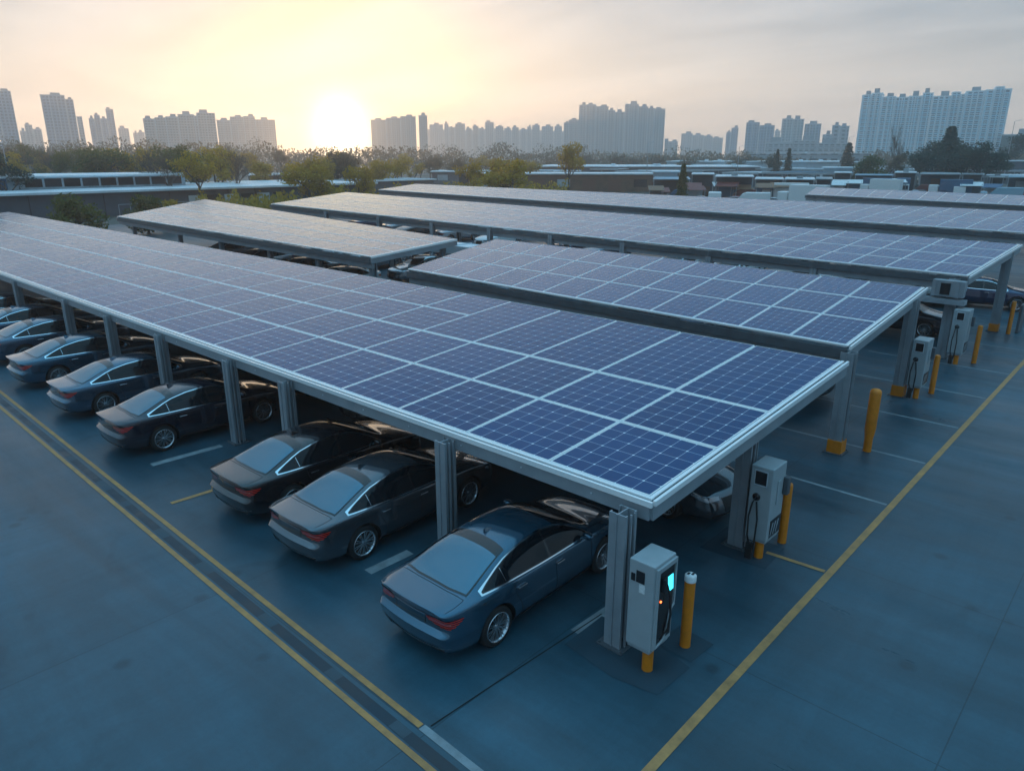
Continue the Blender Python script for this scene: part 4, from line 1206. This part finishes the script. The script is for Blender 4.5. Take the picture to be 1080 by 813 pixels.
vm = [M['white'], mat('blue_van_paint',(.03,.12,.30),.4), mat('red_awning',(.35,.04,.03),.6), mat('pale_blue_van',(.25,.42,.52),.4)]

def box_truck(loc, rz, col, label):
    r = empty('box_truck', loc, rz, label, 'truck', 'trucks by the market sheds')
    k = MB(); k.box(-1.2,1.2,-3.6,1.6,.9,3.35,ch=.03); k.build('cargo_box', col, r)
    k = MB(); k.box(-1.1,1.1,1.75,3.3,.5,2.35,ch=.12); k.build('cab', M['white'], r)
    k = MB(); k.box(-.95,.95,3.28,3.34,1.35,2.1); k.build('windscreen', M['dark_win'], r)
    k = MB(); k.box(-.9,.9,-3.5,3.1,.45,.86); k.build('chassis', M['plastic'], r)
    for y in (-2.5, 2.4):
        for s_ in (1,-1):
            k = MB(); k.lathe([(0,-.13),(.42,-.13),(.45,0),(.42,.13),(0,.13)], 16, 'x', (s_*1.0, y, .45)); k.build('wheel', M['tyre'], r)
def stall(loc, rz, col, w, h, label):
    r = empty('market_stall', loc, rz, label, 'stall', 'market stalls before the sheds')
    k = MB()
    for x in (-w/2, w/2):
        for y in (-1.2, 1.2): k.box(x-.04, x+.04, y-.04, y+.04, 0, h)
    k.build('frame', M['steel'], r)
    k = MB(); k.add([(-w/2-.2,-1.6,h-.35),(w/2+.2,-1.6,h-.35),(w/2+.2,1.4,h+.25),(-w/2-.2,1.4,h+.25),(-w/2-.2,-1.6,h-.41),(w/2+.2,-1.6,h-.41),(w/2+.2,1.4,h+.19),(-w/2-.2,1.4,h+.19)],
        [(0,1,2,3),(7,6,5,4),(0,4,5,1),(1,5,6,2),(2,6,7,3),(3,7,4,0)]); k.build('awning', col, r)
    k = MB(); k.box(-w/2+.1,w/2-.1,-1.1,-.3,.02,.95); k.build('counter', M['shut_b'], r)
    k = MB(); k.box(-w/2+.1,w/2-.1,.9,1.1,.02,h-.4); k.build('back_panel', random.choice([M['wall_pale'], M['wall_dark'], M['shut_a']]), r)
def row_shed(px0, px1, D, h, label, dark=True, depth=14):
    pm = (px0+px1)/2; b = at(pm, D); d = ray(pm, 165); ang = math.atan2(d.y, d.x)-math.pi/2
    e = (at(pm+1, D)-at(pm-1, D)).length/2; X = (px1-px0)/2*e
    r = empty('open_shed', b, ang, label, 'shed', 'market sheds nearest the carports')
    k = MB(); k.box(-X, X, -1.2, depth, h-.16, h, ch=.03)
    for q in range(int(2*X/1.5)): k.box(-X+.4+q*1.5, -X+.46+q*1.5, -1.1, depth-.1, h, h+.05)
    k.build('roof', random.choice([M['roof_white'], M['roof_white'], M['roof_blue'], M['roof_grey']]), r)
    k = MB(); k.box(-X+.1, X-.1, 5.0, 5.2, 0, h-.18); k.build('back_wall', M['wall_dark'], r)
    n = max(1, int(2*X/4))
    for q in range(n+1):
        x = -X+.2 + (2*X-.4)*q/n
        k = MB(); k.box(x-.08, x+.08, -1.0, -.85, 0, h-.17); k.build('post', M['steel'], r)
    for q in range(n):
        x = -X+.2 + (2*X-.4)*(q+.5)/n; c_ = random.random()
        if c_ < .75:
            k = MB(); k.box(x-1.5, x+1.5, 4.9, 4.98, .05, random.uniform(1.6, h-.7)); k.build('shutter_door', random.choice([M['wall_pale'], M['shut_a'], M['shut_b'], M['dark_win'], M['roof_grey'], M['wall_brown']]), r)
        if random.random() < .35:
            k = MB(); k.box(x-.5, x+.5, 1, 2, h+.01, h+random.uniform(.4,1.0)); k.build('roof_vent', M['roof_grey'], r)
gm = [mat('maroon_awning',(.16,.03,.025),.6), mat('blue_awning',(.04,.11,.20),.6), mat('white_awning',(.70,.72,.72),.6), mat('green_awning',(.05,.18,.12),.6), mat('brown_awning',(.20,.10,.05),.6)]
gn = ['maroon','blue','white','green','brown']
rq = random.Random(77)
px = 690
while px < 1085:
    wpx = rq.uniform(16, 46); D = 128 if px < 880 else 165
    D += rq.uniform(-6, 9)
    row_shed(px, px+wpx, D+9, rq.uniform(3.4, 4.3), 'open fronted market shed with dark interior in the row nearest the carports', depth=rq.uniform(9,16))
    px += wpx + rq.choice([.5, 1, 3, 7])
px = 694
while px < 1082:
    D = (124 if px < 880 else 160) + rq.uniform(-5, 7); p = at(px, D); ang = math.atan2(p.y, p.x)-math.pi/2
    t = rq.random()
    if t < .10:
        c_ = rq.choice([2,2,1]); box_truck(p, ang + R_(rq.choice([90,0,180,75])), gm[c_] if c_ != 2 else M['white'], f'{gn[c_]} box truck among the stalls beyond the fourth carport')
        px += rq.uniform(8, 15)
    elif t < .26:
        c_ = rq.randint(0, 3); van(p, ang + R_(rq.choice([90,0,180])), [M['white'], gm[1], gm[0], mat('pale_blue_van',(.25,.42,.52),.4)][c_], ['white','blue','maroon','pale blue'][c_] + ' van among the stalls beyond the fourth carport'); px += rq.uniform(6, 12)
    elif t < .68:
        c_ = rq.choice([2,2,1,2,2,4,0]); stall(p, ang + R_(rq.uniform(-12,12)), gm[c_], rq.uniform(1.8,3.4), rq.uniform(2.2,3.2), f'market stall with a {gn[c_]} awning beyond the fourth carport'); px += rq.uniform(4, 8)
    else:
        c_ = rq.choice(['white','silver','red','black','dark_blue']); far_car(c_, p, ang + R_(rq.choice([0,90,180])), f'{CN[c_]} car among the stalls beyond the fourth carport', f'{CN[c_]} cars among the stalls'); px += rq.uniform(5, 9)

# ------------------------------------------------------------------ poles
def lamp_post(px, D, h, label, arm=True):
    p = at(px, D); r = empty('street_lamp', p, random.uniform(-.5,.5), label, 'street lamp', 'street lamps in the distance')
    k = MB(); k.tube([(0,0,0),(0,0,h)], [.11,.06], 8); k.build('pole', M['steel'], r)
    k = MB(); k.tube([(0,0,h),(.4,0,h+.25),(1.3,0,h+.3)], .04, 6); k.box(1.1,1.8,-.12,.12,h+.24,h+.34); k.build('lamp_head', M['alu'], r)
lamp_post(563+120, 190, 10.5, 'lamp post left of the small conifer')
lamp_post(779, 230, 10, 'lamp post below the thin twin tower')
lamp_post(200, 150, 8, 'lamp post before the hazy apartment block')
lamp_post(893, 260, 13, 'lamp post at the left foot of the great slab')
lamp_post(5, 120, 9, 'lamp post at the left edge beside the dark tree')
lamp_post(1063, 240, 16, 'tall lamp post against the teal netted building')

# ------------------------------------------------------------------ trees
def leaf_mat(name, c1, c2):
    m = bpy.data.materials.new(name); m.use_nodes = True
    nt = m.node_tree; N = nt.nodes; L = nt.links; b = N['Principled BSDF']
    g = N.new('ShaderNodeNewGeometry'); oi = N.new('ShaderNodeObjectInfo')
    ad = N.new('ShaderNodeMath'); ad.operation = 'MULTIPLY_ADD'; L.new(g.outputs['Random Per Island'], ad.inputs[0]); ad.inputs[1].default_value = .7
    ml = N.new('ShaderNodeMath'); ml.operation = 'MULTIPLY'; ml.inputs[1].default_value = .3; L.new(oi.outputs['Random'], ml.inputs[0]); L.new(ml.outputs[0], ad.inputs[2])
    mx = N.new('ShaderNodeMix'); mx.data_type = 'RGBA'; mx.inputs['A'].default_value = (*c1,1); mx.inputs['B'].default_value = (*c2,1)
    L.new(ad.outputs[0], mx.inputs['Factor']); L.new(mx.outputs['Result'], b.inputs['Base Color'])
    b.inputs['Roughness'].default_value = .7; b.inputs['Specular IOR Level'].default_value = .2
    tr = N.new('ShaderNodeBsdfTranslucent'); L.new(mx.outputs['Result'], tr.inputs['Color'])
    ms = N.new('ShaderNodeMixShader'); ms.inputs[0].default_value = .45
    L.new(b.outputs[0], ms.inputs[1]); L.new(tr.outputs[0], ms.inputs[2]); L.new(ms.outputs[0], N['Material Output'].inputs['Surface'])
    return m
LM = {'green': leaf_mat('green_leaves', (.06,.085,.02), (.15,.16,.035)),
      'sunlit_autumn': leaf_mat('sunlit_autumn_leaves', (.28,.18,.02), (.55,.38,.04)),  # yellow leaf colour, brightened so it carries the low sun's golden backlight
      'dark': leaf_mat('dark_needles', (.025,.05,.04), (.06,.10,.075)),
      'haze': leaf_mat('brown_twigs', (.09,.075,.045), (.18,.145,.085))}
BARK = mat('bark', (.055,.045,.038), .9, var=.3, scale=2)

def branches(rng, h, spread, levels=3, r0=.22, up=.6, k=None, bare=False):
    k = k or MB(); tips = []
    def grow(p, d, l, r, lv):
        n = 3; pts = [p]; rs = [r]
        q = p.copy(); dd = d.copy()
        for i in range(n):
            dd = (dd + Vector((rng.uniform(-.18,.18), rng.uniform(-.18,.18), rng.uniform(-.05,.15)))).normalized()
            q = q + dd*l/n; pts.append(q.copy()); rs.append(r*(1-.55*(i+1)/n))
        k.tube(pts, rs, 5 if lv < 2 else 3, caps=False)
        tips.append((q.copy(), lv))
        if lv >= levels: return
        nb = rng.randint(4, 5) if not bare else rng.randint(4, 6)
        for i in range(nb):
            t = rng.uniform(.35, 1); pp = pts[0].lerp(pts[-1], t) if t < .95 else q
            j = min(n-1, int(t*n)); pp = pts[j].lerp(pts[j+1], t*n-j) if j < n else q
            a = rng.uniform(0, 2*math.pi)
            nd = (dd*up + Vector((math.cos(a), math.sin(a), rng.uniform(.0,.6)))*spread).normalized()
            grow(pp, nd, l*rng.uniform(.5,.72), r*.5, lv+1)
    grow(Vector((0,0,0)), Vector((0,0,1)), h*.55, r0, 0)
    return k, tips

def leaf_quads(k, c, n, R, size, rng, squash=1.0):
    for _ in range(n):
        v = Vector((rng.gauss(0,1), rng.gauss(0,1), rng.gauss(0,1)))
        v = v.normalized()*(rng.random()**.45)*R; v.z *= squash
        p = c + v
        a = Vector((rng.gauss(0,1), rng.gauss(0,1), rng.gauss(0,1))).normalized(); b = a.orthogonal().normalized()
        s = size*rng.uniform(.6,1.4)
        q = a.cross(b)
        k.add([p - b*s*.5, p + q*s*.35, p + b*s*.6, p - q*s*.35], [(0,1,2,3)])

def tree_meshes(kind, seed, mt):
    rng = random.Random(seed)
    if kind == 'conifer':
        t = MB(); t.tube([(0,0,0),(0,0,9.6)], [.2,.03], 6); f = MB()
        for i in range(46):
            z = 1.2 + 8.4*i/46; R = (2.3*(1-(z-1.0)/9.2)**.8+.12)*rng.uniform(.72,1.12)
            for j in range(9):
                a = rng.uniform(0, 6.28); l = R*rng.uniform(.55,1.1)
                t.tube([(0,0,z),(math.cos(a)*l*.8, math.sin(a)*l*.8, z-.12*l)], [.03,.01], 3, caps=False)
                for s in range(7):
                    u = (s+.6)/7
                    leaf_quads(f, Vector((math.cos(a)*l*u, math.sin(a)*l*u, z-.15*l*u)), 3, .26, .3, rng)
    elif kind == 'bare':
        t, tips = branches(rng, 9, .55, 4, .16, .9, bare=True); f = MB()
        for p, lv in tips:
            if lv >= 3 and rng.random() < .5: leaf_quads(f, p, 2, .35, .14, rng)
    elif kind == 'bush':
        t, tips = branches(rng, 3.2, .9, 2, .12, .5); f = MB()
        for i in range(60):
            a = rng.uniform(0,6.28); rr = rng.random()**.5*1.9; z = rng.uniform(.5,3.6)
            w = (1-abs(z-1.7)/2.6)
            leaf_quads(f, Vector((math.cos(a)*rr*w, math.sin(a)*rr*w, z)), 60, .62, .2, rng)
    else:
        t, tips = branches(rng, 8.5, .8, 3, .22, .6); f = MB()
        for p, lv in tips:
            if lv >= 2:
                leaf_quads(f, p, 26 if kind == 'leafy' else 26, .78, .30, rng)
    fm = f.mesh('crown', mt); tm = t.mesh('trunk', BARK)
    top = max(v.co.z for v in fm.vertices) if len(fm.vertices) else 9
    return tm, fm, top
TV = {}
def tree_variant(kind, mt, seed):
    key = (kind, mt, seed)
    if key not in TV: TV[key] = tree_meshes(kind, seed, LM[mt])
    return TV[key]
def tree(px, top_py, D, kind, mt, label, seed=1, group=None, width=1.0, nm='tree', cat='tree'):
    tm, fm, top = tree_variant(kind, mt, seed)
    h = height(px, top_py, D); s = h/top
    r = empty(nm, at(px, D), random.uniform(0, 6.28), label, cat, group)
    r.scale = (s*width, s*width, s)
    for n_, me in (('trunk', tm), ('crown', fm)):
        link(bpy.data.objects.new(n_, me), r)
    return r
tree(65, 203, 74, 'bush', 'green', 'round olive bush tree before the low dark building', 3, width=1.25)
tree(145, 204, 82, 'bush', 'green', 'second olive tree beside the left corner of the sunlit carport', 4, width=1.25)
tree(172, 209, 86, 'bush', 'sunlit_autumn', 'small tree between the second olive tree and the sunlit carport', 5, width=1.2)
tree(4, 153, 115, 'leafy', 'dark', 'dark leafy tree at the left edge', 5)
tree(600, 149, 150, 'sparse', 'sunlit_autumn', 'lone yellow tree standing against the big pale tower pair', 6, width=.75)
tree(722, 172, 120, 'conifer', 'green', 'small pointed conifer behind the fourth carport', 7, width=.9)
tree(832, 156, 230, 'conifer', 'haze', 'first of two slim conifers below the tall pale tower', 8, width=.8)
tree(817, 160, 235, 'leafy', 'haze', 'rounded tree left of the slim conifers', 8)
tree(820, 157, 228, 'conifer', 'haze', 'second of two slim conifers below the tall pale tower', 18, width=.7)
tree(894, 150, 240, 'conifer', 'haze', 'dark conifer at the left foot of the great slab', 9, width=1.2)
tree(920, 163, 190, 'bush', 'green', 'bright olive tree before the left half of the great slab', 10, width=1.2)
tree(948, 131, 210, 'bare', 'haze', 'tall bare tree before the great slab', 11, width=.6)
tree(940, 160, 205, 'sparse', 'haze', 'thin brown tree beside the bright olive tree', 12)
tree(999, 133, 195, 'conifer', 'dark', 'tallest dark conifer in the clump at right', 13, width=1.3)
tree(1009, 145, 200, 'leafy', 'dark', 'dark tree on the right shoulder of the tallest conifer', 14)
tree(984, 148, 190, 'leafy', 'dark', 'dark tree on the left shoulder of the tallest conifer', 15, width=1.2)
tree(966, 156, 195, 'leafy', 'dark', 'lower dark tree between the bare tree and the conifer clump', 16, width=1.2)
tree(1038, 148, 185, 'leafy', 'dark', 'dark tree right of the conifer clump', 17, width=1.2)
tree(1022, 158, 188, 'leafy', 'dark', 'short dark tree filling the gap in the right clump', 14, width=1.4)
tree(1053, 160, 200, 'leafy', 'dark', 'short dark tree close to the right edge', 15, width=1.2)
tree(1067, 138, 300, 'sparse', 'dark', 'distant tree top rising before the netted building', 12)
rg = random.Random(3)
landm = [(0,50,'below the left edge tower'),(50,95,'below the broad slab tower'),(95,155,'below the stepped tower cluster'),(155,232,'below the long warm block'),(232,300,'below the hazy block'),(300,390,'under the sun glare'),(390,455,'right of the sun glare'),(455,600,'below the distant tower row'),(600,700,'below the big pale pair'),(700,800,'below the low pale row')]
px = 6
while px < 560:
    w = [l for a, b_, l in landm if a <= px < b_][0]
    kind, mt, nm = rg.choice([('sparse','haze','sparse brown tree'),('sparse','sunlit_autumn','thin golden tree'),('leafy','sunlit_autumn','leafy golden tree'),('leafy','green','leafy green tree'),('leafy','green','leafy green tree') if px < 200 else ('leafy','sunlit_autumn','leafy golden tree'),('bare','haze','bare tree') if px < 300 else ('sparse','sunlit_autumn','thin golden tree')])
    near = rg.random() < .45
    D = rg.uniform(95,150) if near and px > 170 else rg.uniform(150,260)
    top = rg.uniform(150,160) if px < 260 else rg.uniform(155,170)
    if px > 300: top += 3
    tree(px, top, D, kind, mt, f'{nm} {w}', rg.randint(20,23), group=f'{nm}s {w}', width=rg.uniform(.9,1.5))
    px += rg.uniform(6, 14)
for i in range(10):
    px = 575 + i*24 + rg.uniform(-8,8)
    tree(px, rg.uniform(160,166), rg.uniform(260,330), 'sparse', 'haze', 'low hazy tree in the belt beyond the white halls', rg.randint(20,23), group='low hazy trees beyond the white halls', width=1.5)

# far wood belt : one mass nobody could count
rg = random.Random(11)
k = MB()
for i in range(60000):
    px = rg.uniform(-40, 1130)
    D = rg.uniform(330, 560)
    b = at(px, D)
    hmax = (16 if px < 300 else 13.5 if px < 620 else 11.0 if px < 800 else 9.5)*(D/430)**.7*(.75+.5*mnoise.noise(Vector((px*.035, D*.01, 0)))) + 1.2*mnoise.noise(Vector((px*.21, D*.03, 3)))
    z = rg.random()**.8*max(3, hmax)
    a = rg.uniform(0, 6.28); s = rg.uniform(.35, 1.1)
    u = Vector((math.cos(a), math.sin(a), rg.uniform(-.5,.5)))*s; v = Vector((rg.uniform(-.4,.4), rg.uniform(-.4,.4), 1))*s*rg.uniform(.6,1.2)
    p = b + Vector((0,0,z))
    k.add([p-u*.6, p-v*.6, p+u*.6, p+v*.6], [(0,1,2,3)])
me = k.mesh('far_woods', LM['haze']); o = link(bpy.data.objects.new('far_woods', me)); tag(o, 'hazy brown wood stretching below the whole skyline', 'woods', kind='stuff')
# low scrub round the lot edges
k = MB()
for i in range(26000):
    px = rg.uniform(120, 600); D = rg.uniform(100, 150) if px > 190 else rg.uniform(125,150)
    if mnoise.noise(Vector((px*.03, D*.05, 5))) < -.05: continue
    b = at(px, D); z = rg.random()*(2.2+2.0*mnoise.noise(Vector((px*.08, D*.1, 1))))
    a = rg.uniform(0, 6.28); s = rg.uniform(.15,.45)
    u = Vector((math.cos(a), math.sin(a), rg.uniform(-.5,.5)))*s; v = Vector((rg.uniform(-.6,.6), rg.uniform(-.6,.6), 1))*s
    p = b + Vector((0,0,max(.1,z)))
    k.add([p-u*.6, p-v*.6, p+u*.6, p+v*.6], [(0,1,2,3)])
me = k.mesh('scrub', LM['sunlit_autumn']); o = link(bpy.data.objects.new('scrub', me)); tag(o, 'golden scrub beyond the carports towards the sun', 'scrub', kind='stuff')

# ------------------------------------------------------------------ haze
HAZE = 7.5e-4
k = MB(); k.box(-2650, 2650, -2650, 2650, -1.1, 150)
m = bpy.data.materials.new('haze_air'); m.use_nodes = True
nt = m.node_tree; nt.nodes.remove(nt.nodes['Principled BSDF'])
pv = nt.nodes.new('ShaderNodeVolumePrincipled'); pv.inputs['Density'].default_value = HAZE
pv.inputs['Color'].default_value = (.97,.96,.95,1); pv.inputs['Anisotropy'].default_value = .50
nt.links.new(pv.outputs[0], nt.nodes['Material Output'].inputs['Volume'])
o = k.build('haze', m); tag(o, 'pale evening haze hanging over the whole lot and city', 'haze', kind='stuff')

# ------------------------------------------------------------------ world, sun
w = bpy.data.worlds.new('World'); sc.world = w; w.use_nodes = True
nt = w.node_tree; N = nt.nodes; L = nt.links
bg = N['Background']
sky = N.new('ShaderNodeTexSky'); sky.sky_type = 'NISHITA'; sky.sun_disc = False
sky.sun_elevation = R_(SUN_EL); sky.sun_rotation = R_(SUN_AZ)
sky.air_density = 1.0; sky.dust_density = 1.5; sky.ozone_density = 1.6; sky.altitude = 50
sd = Vector((math.sin(R_(SUN_AZ))*math.cos(R_(SUN_EL)), math.cos(R_(SUN_AZ))*math.cos(R_(SUN_EL)), math.sin(R_(SUN_EL))))
tc = N.new('ShaderNodeTexCoord')
dt = N.new('ShaderNodeVectorMath'); dt.operation = 'DOT_PRODUCT'; L.new(tc.outputs['Generated'], dt.inputs[0]); dt.inputs[1].default_value = sd
def wm(op, a, b_=None, clamp=False):
    n = N.new('ShaderNodeMath'); n.operation = op; n.use_clamp = clamp
    for i, x in enumerate((a, b_)):
        if x is None: continue
        if isinstance(x, (int, float)): n.inputs[i].default_value = x
        else: L.new(x, n.inputs[i])
    return n.outputs[0]
dpos = wm('MAXIMUM', dt.outputs['Value'], 0)
def glow(p, col, s):
    pw = wm('MULTIPLY', wm('POWER', dpos, p), s)
    v = N.new('ShaderNodeVectorMath'); v.operation = 'SCALE'; v.inputs[0].default_value = col; L.new(pw, v.inputs['Scale']); return v.outputs[0]
def vadd(a, b_):
    v = N.new('ShaderNodeVectorMath'); v.operation = 'ADD'; L.new(a, v.inputs[0]); L.new(b_, v.inputs[1]); return v.outputs[0]
# thin high cloud streaks
sp = N.new('ShaderNodeSeparateXYZ'); L.new(tc.outputs['Generated'], sp.inputs[0])
zz = wm('ADD', wm('MAXIMUM', sp.outputs[2], 0.0), .10)
cb = N.new('ShaderNodeCombineXYZ'); L.new(wm('DIVIDE', sp.outputs[0], zz), cb.inputs[0]); L.new(wm('DIVIDE', sp.outputs[1], zz), cb.inputs[1])
mp = N.new('ShaderNodeMapping'); mp.inputs['Rotation'].default_value = (0,0,R_(35)); mp.inputs['Scale'].default_value = (.45,1.1,1); L.new(cb.outputs[0], mp.inputs['Vector'])
nz = N.new('ShaderNodeTexNoise'); nz.inputs['Scale'].default_value = 1.1; nz.inputs['Detail'].default_value = 8; nz.inputs['Roughness'].default_value = .58; nz.inputs['Distortion'].default_value = .5
L.new(mp.outputs[0], nz.inputs['Vector'])
cl = N.new('ShaderNodeMapRange'); cl.inputs['From Min'].default_value = .36; cl.inputs['From Max'].default_value = .70; L.new(nz.outputs['Fac'], cl.inputs['Value'])
SKY_K = 1.0
tint = N.new('ShaderNodeVectorMath'); tint.operation = 'MULTIPLY'; L.new(sky.outputs[0], tint.inputs[0]); tint.inputs[1].default_value = (.09,.15,.25)
# milky brightness low over the horizon, warm towards the sun and grey blue away from it
hz = wm('POWER', wm('SUBTRACT', 1.0, wm('MINIMUM', wm('ABSOLUTE', sp.outputs[2]), 1.0)), 7.0)
hv = N.new('ShaderNodeVectorMath'); hv.operation = 'SCALE'; hv.inputs[0].default_value = (1.35,1.30,1.30); L.new(hz, hv.inputs['Scale'])
tot = vadd(tint.outputs[0], hv.outputs[0])
zv = N.new('ShaderNodeVectorMath'); zv.operation = 'SCALE'; zv.inputs[0].default_value = (.75,1.95,2.85); L.new(wm('MAXIMUM', sp.outputs[2], 0.0), zv.inputs['Scale'])
tot = vadd(tot, zv.outputs[0])
lowm = wm('POWER', wm('SUBTRACT', 1.0, wm('MINIMUM', wm('ABSOLUTE', sp.outputs[2]), 1.0)), 8.0)
g2 = N.new('ShaderNodeVectorMath'); g2.operation = 'SCALE'; L.new(glow(3.0, (.50,.40,.34), 1.0), g2.inputs[0]); L.new(lowm, g2.inputs['Scale'])
tot = vadd(tot, g2.outputs[0])
tot = vadd(tot, glow(40, (.62,.36,.16), 1.0))
tot = vadd(tot, glow(150, (1.0,.52,.03), 6.0))
tot = vadd(tot, glow(2600, (1.0,.90,.60), 40.0))
cs = N.new('ShaderNodeVectorMath'); cs.operation = 'SCALE'; cs.inputs[0].default_value = (.9,.78,.68); L.new(wm('SUBTRACT', wm('MULTIPLY', cl.outputs[0], .85), .22), cs.inputs['Scale'])
tot = vadd(tot, cs.outputs[0])
L.new(tot, bg.inputs['Color']); bg.inputs['Strength'].default_value = .12
w.cycles.sampling_method = 'MANUAL'; w.cycles.sample_map_resolution = 1024

sl = bpy.data.lights.new('Sun', 'SUN'); sl.energy = 2.8; sl.angle = R_(.6); sl.color = (1.0,.62,.33)
so = link(bpy.data.objects.new('Sun', sl)); so.rotation_euler = (-sd).to_track_quat('-Z', 'Y').to_euler()

# ------------------------------------------------------------------ camera and render settings
cam = bpy.data.cameras.new('Camera'); cam.sensor_width = 36; cam.lens = FPX/1080*36; cam.clip_end = 8000; cam.clip_start = .1
co = link(bpy.data.objects.new('Camera', cam))
mw = Matrix(((CX[0][0], -CX[1][0], -CX[2][0], 0), (CX[0][1], -CX[1][1], -CX[2][1], 0), (CX[0][2], -CX[1][2], -CX[2][2], CAMH), (0,0,0,1)))
co.matrix_world = mw
sc.camera = co
vs = sc.view_settings
vs.view_transform = 'Standard'; vs.look = 'None'; vs.gamma = 1; vs.exposure = 1.85; vs.use_curve_mapping = False
sc.render.engine = 'CYCLES'
cy = sc.cycles
cy.use_denoising = True
cy.max_bounces = 6; cy.diffuse_bounces = 3; cy.glossy_bounces = 3; cy.transmission_bounces = 3; cy.volume_bounces = 1; cy.transparent_max_bounces = 8
cy.caustics_reflective = False; cy.caustics_refractive = False
cy.sample_clamp_indirect = 6
